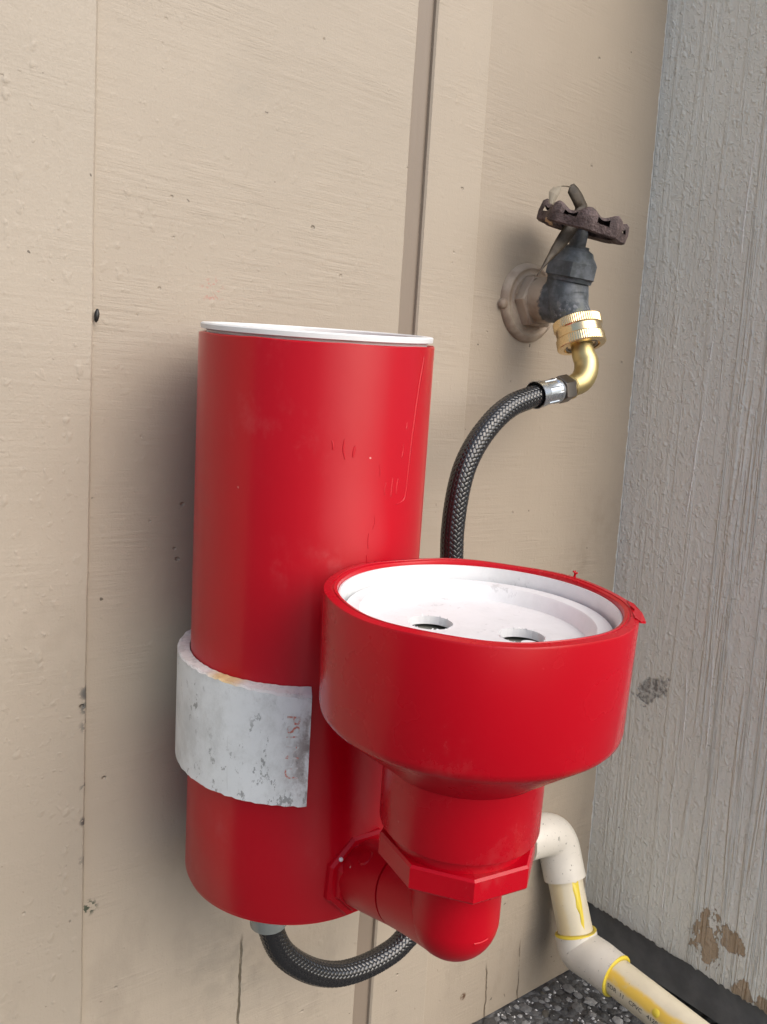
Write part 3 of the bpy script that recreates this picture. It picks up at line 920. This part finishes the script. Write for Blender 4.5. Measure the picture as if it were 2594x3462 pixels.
# moulding mark under the heel
V, F = [], []
q, _ = resample(np.array([(a, 0.0) for a in (-10, -3, 4, 11)]), 20)
for a, _z in q:
    t_ = math.radians(a - 97)
    for dz, lf in ((-0.0007, -0.0001), (0, 0.0005), (0.0004, -0.0001)):
        zz = -0.0020 + dz + 0.00002 * (a * 0.3) ** 2
        r_ = math.sqrt(0.0194 ** 2 - zz ** 2) + lf if zz < 0 else 0.0194 + lf
        V.append(LW(EX + r_ * math.cos(t_), -0.1225 + r_ * math.sin(t_), E1[2] + zz))
for i in range(len(q) - 1):
    F += [(i * 3 + k, i * 3 + k + 1, i * 3 + k + 4, i * 3 + k + 3) for k in range(2)]
from_vf("mould_mark", V, F, M_redd, E_)
prof = [(0.0, 0.0), (0.0222, 0.0), (0.0222, 0.0060), (0.0210, 0.0076), (0.0185, 0.0076), (0.0175, 0.0105), (0.0, 0.0105)]
from_vf("lock_nut", *lathe(prof, LW(EX, -0.0515, 0.0108), -B, 8, (A + 0.35 * U), ), M_redd, RED, False)
bn = -A * 0.55 + U * 0.83 + B * 0.2
V, F = lathe([(0.0, 0.0011), (0.0034, 0.0010), (0.0040, 0.0003), (0.0040, -0.003), (0.0, -0.003)], LW(*ep(0.022)) + (-A * 0.55 + U * 0.83) * 0.0166, bn, 24, A)
from_vf("mould_boss", V, F, M_redd, arm, True, 40)
V, F = lathe([(0.0, 0.0006), (0.0008, 0.0005), (0.0011, 0.0), (0.0, -0.002)], LW(EX, -0.0592, 0.0108) + (-A * 0.76 + U * 0.65) * 0.0198, (-A * .7 - B * 0.6 + U * .4), 16, A)
from_vf("white_speck", V, F, M_white, arm, True)

# ------------------------------------------------------------------ white clamp round the tank
CL = thing("pipe_clamp", "weathered white plastic ring section hugging the lower left of the red pipe", "clamp", tuple(LW(0, 0.057, 0.083)))
r0, r1, h0, h1 = 0.0577, 0.0637, 0.0553, 0.1112
aS, aE = math.radians(-118), math.radians(-118 - 215)
V, F, MI = [], [], []
nseg = 120
rc = random.Random(9)
ring = []
for k in range(nseg + 1):
    a = aS + (aE - aS) * k / nseg
    j0, j1 = rc.uniform(-0.00035, 0.00035), rc.uniform(-0.0005, 0.0003)
    dip = -0.0028 * max(0, 1 - k / 22.0)          # top edge worn down near the cut
    ca, sa = math.cos(a), math.sin(a)
    edge_j = 0.0
    for (r, h) in ((r1, h0 + j0), (r1, h0 + .004), (r1, h1 - .006), (r1, h1 + j1 - 0.0006 + dip), (r1 - 0.0008, h1 + j1 + dip * 0.7), (r0, h1 + j1 * .4), (r0, h0)):
        V.append(LW(r * ca, r * sa, h))
P = 7
for k in range(nseg):
    for i in range(P):
        j = (i + 1) % P
        F.append((k * P + i, (k + 1) * P + i, (k + 1) * P + j, k * P + j))
        MI.append(1 if i in (3, 4) else 0)
F.append(tuple(range(P))); MI.append(1)
F.append(tuple(nseg * P + i for i in range(P))); MI.append(1)
from_vf("clamp_ring", V, F, [M_clamp, M_clampedge], CL, True, 30, mat_idx=MI)

def text_mesh(body, size):
    cu = bpy.data.curves.new("print", 'FONT')
    cu.body = body; cu.size = size
    cu.resolution_u = 3
    ob = bpy.data.objects.new("print", cu)
    COL.objects.link(ob)
    dg = bpy.context.evaluated_depsgraph_get()
    me = bpy.data.meshes.new_from_object(ob.evaluated_get(dg))
    bpy.data.objects.remove(ob)
    bpy.data.curves.remove(cu)
    bm = bmesh.new(); bm.from_mesh(me)
    bmesh.ops.triangulate(bm, faces=bm.faces)
    bmesh.ops.subdivide_edges(bm, edges=[e for e in bm.edges if e.calc_length() > size * 0.12], cuts=2)
    bm.to_mesh(me); bm.free()
    V = np.array([v.co[:] for v in me.vertices]); F = [tuple(p.vertices) for p in me.polygons]
    bpy.data.meshes.remove(me)
    return V, F
tv, tf = text_mesh("PSI N U", 0.0112)
tv[:, 0] *= 0.98
V = []
for x, y, _ in tv:            # reads downwards, letter tops towards the cut edge
    a = aS - math.radians(9.6) + (y * 0.78) / r1
    V.append(LW((r1 + 0.0002) * math.cos(a), (r1 + 0.0002) * math.sin(a), 0.1000 - x * 0.88))
from_vf("printed_text", V, tf, M_redink, CL, False)

# ------------------------------------------------------------------ tap
XF = -0.1327
TAP = thing("garden_tap", "old blackened garden tap with a brown hand wheel on the beige wall", "tap", (XF, 0.0, 0.5660))
T0 = np.array((XF, 0, 0.566))
prof = [(0.0, 0.0045), (0.0195, 0.0045), (0.0205, 0.0036), (0.0225, 0.0034), (0.0238, 0.0042), (0.0252, 0.0038), (0.0272, 0.0016), (0.0278, 0.0), (0.0278, -0.002), (0.0, -0.002)]
fl = from_vf("flange", *lathe(prof, T0, (0, -1, 0), 72, (1, 0, 0)), M_tap, TAP, True, 40)
prof = [(0.0, 0.0030), (0.0022, 0.0028), (0.0034, 0.0018), (0.0036, 0.0), (0.0036, -0.003), (0.0, -0.003)]
from_vf("screw", *lathe(prof, T0 + np.array((-0.0268, -0.0012, -0.0035)), (-.2, -1, 0), 20), M_tap, TAP)
from_vf("screw", *lathe(prof, T0 + np.array((0.0235, -0.0012, 0.0035)), (.2, -1, 0), 20), M_tap, TAP)
# horizontal barrel: hexagon, then a round throat that swells into the body
prof = [(0.0, 0.002), (0.0185, 0.002), (0.0190, 0.0050), (0.0190, 0.0115), (0.0180, 0.0130), (0.0, 0.0130)]
from_vf("barrel_hex", *lathe(prof, T0, (0, -1, 0), 6, (0.5, 0, 0.866)), M_tap, TAP, False)
q, _ = resample(np.array([(0.0156, 0.010), (0.0158, 0.020), (0.0152, 0.028), (0.0130, 0.038), (0.0085, 0.0462), (0.0, 0.0480)]), 24)
from_vf("barrel", *lathe([tuple(p) for p in q], T0 + np.array((0, 0, 0.001)), (0, -1, 0), 48), M_tap, TAP)
bp = [(XF, -0.0372, 0.5880), (XF, -0.0352, 0.5800), (XF, -0.0345, 0.5735), (XF, -0.0352, 0.5660), (XF, -0.0385, 0.5590), (XF, -0.0425, 0.5540), (XF, -0.0448, 0.5500), (XF, -0.0462, 0.5460)]
body = from_vf("tap_body", *tube(bp, [0.0142, 0.0142, 0.0148, 0.0150, 0.0136, 0.0122, 0.0122, 0.0124], 40, 40), M_tap, TAP)
SA = np.array((0, -0.20, 0.98)); SA /= np.linalg.norm(SA)
S0 = np.array((XF, -0.0362, 0.5800))
prof = [(0.0, -0.002), (0.0150, -0.002), (0.0154, 0.0), (0.0160, 0.0008), (0.0168, 0.0012), (0.0168, 0.0105), (0.0152, 0.0125), (0.0132, 0.0150), (0.0120, 0.0180), (0.0085, 0.0200), (0.0085, 0.0215), (0.0, 0.0215)]
hexm = lambda i, a: (math.cos(math.pi / 6) / math.cos(((a + 0.35) % (math.pi / 3)) - math.pi / 6) * 1.12 if 3 <= i <= 5 else 1.0)
from_vf("bonnet_nut", *lathe(prof, S0, SA, 96, rmod=hexm), M_tap, TAP, True, 25)
prof = [(0.0, 0.019), (0.0058, 0.019), (0.0056, 0.030), (0.0048, 0.032), (0.0048, 0.040), (0.0, 0.040)]
from_vf("stem", *lathe(prof, S0, SA, 24), M_tap, TAP, True, 40)
# hand wheel: scalloped deep rim, pierced web, hub
WC = S0 + SA * 0.0325
WA = np.array((0.075, -0.27, 0.96)); WA /= np.linalg.norm(WA)
wheel_empty = bpy.data.objects.new("hand_wheel", None)
NL = 8
def scal(a):
    return 1.0 + 0.045 * math.cos(NL * a)
def lob(a):
    return 0.5 + 0.5 * math.cos(NL * a)
x_, y_, z_ = frame(WA, (1, 0, 0))
V, F = [], []
segs = 160
pr = [(0.0235, -0.0005), (0.0278, -0.0022), (0.0294, -0.0012), (0.0298, 0.0040), (0.0288, 0.0082), (0.0266, 0.0100), (0.0236, 0.0090), (0.0226, 0.0050)]
for k in range(segs):
    a = 2 * math.pi * k / segs
    for i, (r, h) in enumerate(pr):
        rr = r * (scal(a) if i in (1, 2, 3, 4, 5) else 1)
        hh = h + (0.0042 * (lob(a) - .5) + 0.0006 * math.sin(3 * a + 1) if i in (4, 5, 6) else 0)
        V.append(WC + x_ * rr * math.cos(a) + y_ * rr * math.sin(a) + z_ * hh)
P = len(pr)
for k in range(segs):
    k2 = (k + 1) % segs
    for i in range(P):
        # two rows of slots through the rim are real openings
        a = (2 * math.pi * (k + .5) / segs) * NL / (2 * math.pi) % 1.0
        if i == 3 and 0.30 < a < 0.70:
            continue
        if i == 7 and 0.30 < a < 0.70:
            continue
        j = (i + 1) % P
        F.append((k * P + i, k2 * P + i, k2 * P + j, k * P + j))
wheel = from_vf("hand_wheel", V, F, M_rust, TAP, True, 50)
# spokes / web: dished disc with gaps
V, F = [], []
rr_ = [0.0062, 0.0100, 0.0160, 0.0205, 0.0245]
hh_ = [0.0100, 0.0098, 0.0088, 0.0072, 0.0060]
for side in (0, -0.0026):
    for k in range(segs):
        a = 2 * math.pi * k / segs
        for r, h in zip(rr_, hh_):
            V.append(WC + x_ * r * math.cos(a) + y_ * r * math.sin(a) + z_ * (h + side))
Q = len(rr_); half = segs * Q
for k in range(segs):
    k2 = (k + 1) % segs
    ph = (k + .5) / segs * 6 % 1.0
    for i in range(Q - 1):
        if i in (1, 2) and 0.22 < ph < 0.78:
            continue
        F.append((k * Q + i, k2 * Q + i, k2 * Q + i + 1, k * Q + i + 1))
        F.append((half + k * Q + i, half + k * Q + i + 1, half + k2 * Q + i + 1, half + k2 * Q + i))
from_vf("wheel_web", V, F, M_rust, wheel, True, 50)
prof = [(0.0, 0.0130), (0.0040, 0.0128), (0.0066, 0.0112), (0.0070, 0.0080), (0.0062, 0.0010), (0.0, 0.0010)]
from_vf("hub", *lathe(prof, WC, WA, 24), M_rust, wheel, True, 50)
V, F = lathe([(0.0, 0.001), (0.0030, 0.0008), (0.0034, 0.0), (0.0, -0.0005)], WC + x_ * -0.0282 + y_ * 0.0030 + z_ * -0.0012, (-.95, .05, -.3), 10, rmod=lambda i, a: 1 + .35 * math.sin(3 * a))
M_chip = plain("bare_chip", (0.42, 0.28, 0.16), 0.7)
from_vf("bare_chip", V, F, M_chip, wheel)

# dry leaf caught in the wheel
lp = [(-0.1745, -0.0455, 0.5757, .0003), (-0.1690, -0.0455, 0.5828, .0010), (-0.1625, -0.0455, 0.5905, .0024), (-0.1550, -0.0455, 0.5990, .0040), (-0.1490, -0.0460, 0.6070, .0044), (-0.1430, -0.0460, 0.6150, .0044), (-0.1380, -0.0460, 0.6215, .0044), (-0.1362, -0.0450, 0.6262, .0046), (-0.1400, -0.0450, 0.6310, .0040), (-0.1462, -0.0440, 0.6352, .0040), (-0.1510, -0.0440, 0.6362, .0006), (-0.1566, -0.0440, 0.6352, .0004), (-0.1622, -0.0440, 0.6300, .0034), (-0.1654, -0.0440, 0.6245, .0032), (-0.1664, -0.0440, 0.6200, .0022)]
q0_, _ = resample(np.array(lp[:8]), 40)
tail_ = np.array([(-0.1372, -0.0450, 0.6268, .0048), (-0.1404, -0.0447, 0.6306, .0046), (-0.1436, -0.0444, 0.6336, .0044), (-0.1466, -0.0441, 0.6358, .0040), (-0.1478, -0.0440, 0.6364, .0014)])
tip_ = np.array([(-0.1476, -0.0440, 0.6364, .0002), (-0.1520, -0.0440, 0.6362, .0002), (-0.1566, -0.0440, 0.6353, .0003), (-0.1576, -0.0440, 0.6344, .0013), (-0.1606, -0.0440, 0.6320, .0030), (-0.1634, -0.0440, 0.6290, .0034), (-0.1652, -0.0440, 0.6222, .0017)])
q = np.vstack([q0_, tail_])
def ribbon(q):
    T, N, Bn = frames_along(q[:, :3], hint=(0, -1, 0))
    V, F = [], []
    for i in range(len(q)):
        w = q[i, 3]
        side = np.cross(T[i], np.array((0.42, 0.88, -0.2))); side /= np.linalg.norm(side)
        up = np.cross(side, T[i])
        for s_ in (-1, -0.5, 0, 0.5, 1):
            V.append(q[i, :3] + side * w * s_ + up * (0.0009 * (abs(s_) ** 2) + 0.0003 * math.sin(i * 0.9 + s_)))
    for i in range(len(q) - 1):
        for k in range(4):
            F.append((i * 5 + k, i * 5 + k + 1, i * 5 + k + 6, i * 5 + k + 5))
    return V, F
leaf = from_vf("dry_leaf", *ribbon(q), M_leaf, None, True, origin=(-0.15, -0.0455, 0.6))
tip = from_vf("torn_tip", *ribbon(tip_), plain("pale_leaf_underside", (0.24, 0.205, 0.15), 0.6), leaf, False)
tip.modifiers.new("thick", 'SOLIDIFY').thickness = 0.0003
md = leaf.modifiers.new("thick", 'SOLIDIFY'); md.thickness = 0.0003
leaf["label"] = "narrow dry brown leaf caught in the hand wheel of the tap"
leaf["category"] = "leaf"

# ------------------------------------------------------------------ braided hose with its fittings
HO = thing("braided_hose", "black braided hose with brass elbow from the tap to beneath the red pipe", "hose", (XF, -0.05, 0.54))
NA = np.array((0, -0.345, -0.938)); NA /= np.linalg.norm(NA)
NP = np.array((XF, -0.0454, 0.5522))
pn = []
prof = [(0.0, 0.0), (0.0132, 0.0), (0.0156, 0.0002), (0.0162, 0.0008), (0.0162, 0.0062), (0.0159, 0.0064), (0.0157, 0.0068), (0.0155, 0.0072), (0.0155, 0.0122), (0.0158, 0.0126), (0.0163, 0.0130), (0.0163, 0.0186), (0.0158, 0.0194), (0.0122, 0.0196), (0.0120, 0.0182), (0.0, 0.0182)]
kn = lambda i, a: 1.0 + (0.009 * math.cos(a * 72) if i in (3, 4, 11, 12) else 0)
from_vf("swivel_nut", *lathe(prof, NP, NA, 360, rmod=kn), M_brassnut, HO, True, 20)
prof = [(0.0098, 0.0170), (0.0106, 0.0170), (0.0108, 0.0192), (0.0098, 0.0192)]
from_vf("retaining_ring", *lathe(prof, NP, NA, 40, closed=True, a0=-2.6, a1=2.6), M_gun, HO)
el = [NP + NA * 0.014, NP + NA * 0.0200, NP + NA * 0.0255, (-0.1322, -0.0565, 0.5232), (-0.1345, -0.0585, 0.5165), (-0.1400, -0.0598, 0.5107), (-0.1470, -0.0600, 0.5075), (-0.1540, -0.0600, 0.5055), (-0.1600, -0.0600, 0.5040)]
from_vf("brass_elbow", *tube(el, [0.0073, 0.0073, 0.0077, 0.0080, 0.0080, 0.0078, 0.0072, 0.0070, 0.0070], 36, 60), M_brass, HO)
HD = np.array((-0.0345, 0.0, -0.0072)); HD /= np.linalg.norm(HD)
HP = np.array((-0.1500, -0.0600, 0.5060))
prof = [(0.0, 0.0), (0.0074, 0.0), (0.0078, 0.0006), (0.0078, 0.0018), (0.0072, 0.0022), (0.0072, 0.0030)]
from_vf("brass_collar", *lathe(prof, HP, HD, 40), M_brass, HO, True, 40)
prof = [(0.0070, 0.0030), (0.0085, 0.0032), (0.0087, 0.0038), (0.0087, 0.0118), (0.0084, 0.0124), (0.0070, 0.0126), (0.0068, 0.0150), (0.0, 0.0150)]
hx = lambda i, a: (math.cos(math.pi / 6) / math.cos((a % (math.pi / 3)) - math.pi / 6) * 1.04 if 1 <= i <= 4 else 1.0)
from_vf("hose_nut", *lathe(prof, HP, HD, 60, rmod=hx), M_gun, HO, True, 22)
prof = [(0.0060, 0.0135), (0.0076, 0.0138), (0.0082, 0.0146), (0.0084, 0.0165), (0.0082, 0.0180), (0.0082, 0.0270), (0.0085, 0.0285), (0.0089, 0.0325), (0.0091, 0.0345), (0.0086, 0.0345), (0.0080, 0.0300), (0.0066, 0.0290)]
crimp = lambda i, a: (1.0 - 0.075 * (1 if ((a / (2 * math.pi) * 8) % 1.0) < 0.62 else 0) if i in (4, 5) else 1.0)
from_vf("crimp_sleeve", *lathe(prof, HP, HD, 128, rmod=crimp, closed=True), M_steel, HO, True, 25)

hp = [tuple(HP + HD * 0.028), (-0.1905, -0.0600, 0.4965), (-0.2050, -0.0605, 0.4915), (-0.2185, -0.0610, 0.4830), (-0.2318, -0.0615, 0.4700), (-0.2412, -0.0618, 0.4555), (-0.2462, -0.0620, 0.4395), (-0.2485, -0.0620, 0.4195),
      (-0.2480, -0.0620, 0.3985), (-0.2430, -0.0620, 0.3500), (-0.2395, -0.0620, 0.2800), (-0.2420, -0.0620, 0.2150), (-0.2535, -0.0620, 0.1700), (-0.2680, -0.0620, 0.1560), (-0.2830, -0.0620, 0.1515), (-0.3010, -0.0620, 0.1510),
      (-0.3195, -0.0620, 0.1550), (-0.3385, -0.0620, 0.1660), (-0.3555, -0.0620, 0.1830), (-0.3640, -0.0620, 0.2020), (-0.3670, -0.0620, 0.2200), (-0.3675, -0.0620, 0.2370)]
core, HL = resample(np.array(hp), 200)
from_vf("hose_core", *tube(core, 0.0061, 20), M_black, HO)
NS = 14
pitch = 0.0420
spc = 4 * 2 * NS * HL / pitch
ns = int(spc) + 1
C, HL = resample(np.array(hp), ns)
T, N, Bn = frames_along(C)
s = np.linspace(0, HL, ns)
VV, FF = [], []
base = 0
rad, amp, wid = 0.0064, 0.00036, 0.00122
offs = np.array([-1, -0.5, 0.0, 0.5, 1.0]) * wid
lift = np.array([0.0, 0.00030, 0.00012, 0.00030, 0.0])
for d in (1, -1):
    for i in range(NS):
        th = d * 2 * math.pi * s / pitch + 2 * math.pi * i / NS
        cr = 2 * i + d * 2 * NS * s / pitch
        hgt = d * amp * np.clip(1.5 * np.cos(math.pi / 2 * (cr - 0.5)), -1, 1)
        rr = rad + hgt
        helix = math.atan2(2 * math.pi * rad, pitch) * d
        # across-strand direction: along axis and around
        da = -math.sin(helix); dc = math.cos(helix)
        cols = []
        for o_, l_ in zip(offs, lift):
            ang = th + (o_ * dc) / rad
            P3 = C + T * (o_ * da) + (N * np.cos(ang)[:, None] + Bn * np.sin(ang)[:, None]) * (rr + l_)[:, None]
            cols.append(P3)
        G3 = np.stack(cols, 1)      # ns x 5 x 3
        VV.append(G3.reshape(-1, 3))
        idx = np.arange(ns * 5).reshape(ns, 5) + base
        q4 = np.stack([idx[:-1, :-1], idx[:-1, 1:], idx[1:, 1:], idx[1:, :-1]], -1).reshape(-1, 4)
        if d < 0:
            q4 = q4[:, ::-1]
        FF.append(q4)
        base += ns * 5
VV = np.concatenate(VV) - np.array(HO.location)
FF = np.concatenate(FF)
me = bpy.data.meshes.new("braid")
me.vertices.add(len(VV)); me.vertices.foreach_set("co", VV.astype(np.float32).ravel())
me.loops.add(FF.size); me.loops.foreach_set("vertex_index", FF.astype(np.int32).ravel())
me.polygons.add(len(FF)); me.polygons.foreach_set("loop_start", np.arange(0, FF.size, 4, dtype=np.int32))
me.update(calc_edges=True)
br = link("braid", me, M_braid, HO, True)
br["kind"] = "stuff"
from_vf("end_fitting", *lathe([(0.0058, 0.0), (0.0098, 0.0), (0.0102, 0.0006), (0.0102, 0.0100), (0.0, 0.0100)], (-0.3648, -0.0620, 0.2035), (-0.05, 0, 1), 40, hint=(1, 0, 0)), M_clear, HO, True, 40)

# ------------------------------------------------------------------ cream drain pipe in the corner
XP = -0.055
CP = thing("drain_pipe", "cream plastic pipe with yellow glue marks leaving the wall beside the grey board", "pipe", (XP, -0.03, 0.09))
pts = [(-0.090, -0.0010, 0.1440), (-0.078, -0.0035, 0.1448), (-0.0690, -0.0050, 0.1440), (-0.0605, -0.0062, 0.1400), (-0.0560, -0.0085, 0.1320), (XP, -0.0120, 0.1210), (XP, -0.0175, 0.1075)]
from_vf("pipe_elbow", *tube(pts, 0.0173, 40, 48, hint=(0, -1, 0)), M_cfit, CP, True, 50)
def uvtube(name, p0, p1, r, u0, mat):
    """straight pipe with a UV seam so that u runs round it; u=0.5 faces direction u0"""
    p0, p1 = np.array(p0), np.array(p1)
    ax = p1 - p0; L = np.linalg.norm(ax)
    x, y, z = frame(ax, u0)
    seg, rows = 40, 24
    V, F = [], []
    for i in range(rows + 1):
        for k in range(seg):
            a = 2 * math.pi * k / seg
            V.append(p0 + z * L * i / rows + r * (x * math.cos(a) + y * math.sin(a)))
    for i in range(rows):
        for k in range(seg):
            k2 = (k + 1) % seg
            F.append((i * seg + k, i * seg + k2, (i + 1) * seg + k2, (i + 1) * seg + k))
    o = from_vf(name, V, F, mat, CP)
    uv = o.data.uv_layers.new(name="UVMap")
    for p in o.data.polygons:
        for li in p.loop_indices:
            vi = o.data.loops[li].vertex_index
            k = vi % seg; i = vi // seg
            u = ((k / seg) + 0.5) % 1.0
            uv.data[li].uv = (u, i / rows * L / 0.09)
    return o
PA = np.array((XP, -0.0150, 0.1130)); PB = np.array((XP, -0.0345, 0.0640))
uvtube("pipe_length", PA, PB, 0.0143, (-0.9, -0.1, 0.1), M_cpipe2)
dA = (PB - PA) / np.linalg.norm(PB - PA)
PC = np.array((XP, -0.0395, 0.0560))
Dn = np.array((XP + 0.001, -0.1277, 0.0495)); PE0 = np.array((XP, -0.0560, 0.0560))
dB = (Dn - PE0) / np.linalg.norm(Dn - PE0)
q0 = PB - dA * 0.004
pts = [q0, q0 + dA * 0.007, q0 + dA * 0.0120, PC + np.array((0, -0.003, -0.0005)), PE0 + dB * 0.002, PE0 + dB * 0.010, PE0 + dB * 0.0185]
from_vf("pipe_elbow", *tube(pts, [0.0170, 0.0170, 0.0172, 0.0174, 0.0172, 0.0170, 0.0170], 40, 48, hint=(0, -1, 0)), M_cfit, CP, True, 50)
uvtube("pipe_length", PE0 + dB * 0.012, PE0 + dB * 0.42, 0.0143, (-0.72, 0.0, 0.45), M_cpipe)
def glue(p, ax, seed):
    r = random.Random(seed)
    ph = r.uniform(0, 6.28)
    prof = [(0.0143, -0.0005), (0.0168, -0.0006), (0.0172, 0.0000), (0.0168, 0.0006), (0.0145, 0.0014)]
    return lathe(prof, p, ax, 48, closed=True, hmod=lambda rr, a, i: 0.0006 * math.sin(2 * a + ph) * (i in (3, 4)))
from_vf("glue_bead", *glue(q0 - dA * 0.0002, -dA, 1), M_glue, CP)
from_vf("glue_bead", *glue(PE0 + dB * 0.0186, dB, 2), M_glue, CP)
# drips of cement lying on the pipe
def patch(p0, ax, r, ang0, s0, outline, hint):
    x, y, z = frame(ax, hint)
    c = np.mean(np.array(outline), axis=0)
    ring = [(c, 0.0005)]
    V = []
    for sc, lf in ((0.0, 0.0006), (0.7, 0.0005), (1.0, 0.00005)):
        for (a_, s_) in outline:
            aa = math.radians(ang0 + c[0] + (a_ - c[0]) * sc); ss = s0 + c[1] + (s_ - c[1]) * sc
            V.append(np.array(p0) + z * ss + (r + lf) * (x * math.cos(aa) + y * math.sin(aa)))
    n = len(outline)
    F = []
    for i in range(2):
        for k in range(n):
            k2 = (k + 1) % n
            F.append((i * n + k, i * n + k2, (i + 1) * n + k2, (i + 1) * n + k))
    return V, F
drop = [(14, 0.000), (17, 0.006), (14, 0.013), (17, 0.020), (10, 0.026), (12, 0.033), (4, 0.038), (-2, 0.030), (-6, 0.018), (-8, 0.008), (-10, 0.0)]
V, F = patch(PA, PB - PA, 0.0143, -42, 0.006, drop, (-0.75, -0.62, 0))
from_vf("glue_drip", V, F, M_glue, CP)
circ_ = [(12 * math.cos(t), 0.003 * math.sin(t)) for t in np.linspace(0, 2 * math.pi, 14, endpoint=False)]
V, F = patch(PE0, dB, 0.0143, 38, 0.062, circ_, (-0.4, 0, 0.9))
from_vf("glue_drip", V, F, M_glue, CP)
tv, tf = text_mesh("SDR  11   CPVC   4120", 0.0047)
x, y, z = frame(dB, (-0.80, 0.0, 0.05))
# tops of the letters point up the pipe's side
sgn = 1.0 if np.dot(np.cross(z, x), (0, 0, 1)) > 0 else -1.0
V = []
for tx, ty, _ in tv:
    ang = sgn * (ty - 0.0018) / 0.0143
    V.append(PE0 + z * (0.0208 + tx) + (0.0143 + 0.00015) * (x * math.cos(ang) + y * math.sin(ang)))
from_vf("printed_text", V, tf, M_ink, CP, False)

# ------------------------------------------------------------------ small black seed on the joint
q = [(0.0002, 0.0), (0.0009, 0.001), (0.0013, 0.003), (0.0012, 0.005), (0.0006, 0.0065), (0.0001, 0.0069)]
V, F = lathe(q, (-0.4433, -0.0036, 0.5195), (0.10, 0, 1), 14)
sdo = from_vf("seed_husk", V, F, M_seed, None, True, origin=(-0.4433, -0.0036, 0.5195))
sdo["label"] = "tiny black seed husk stuck on the board joint left of the red pipe"
sdo["category"] = "seed"
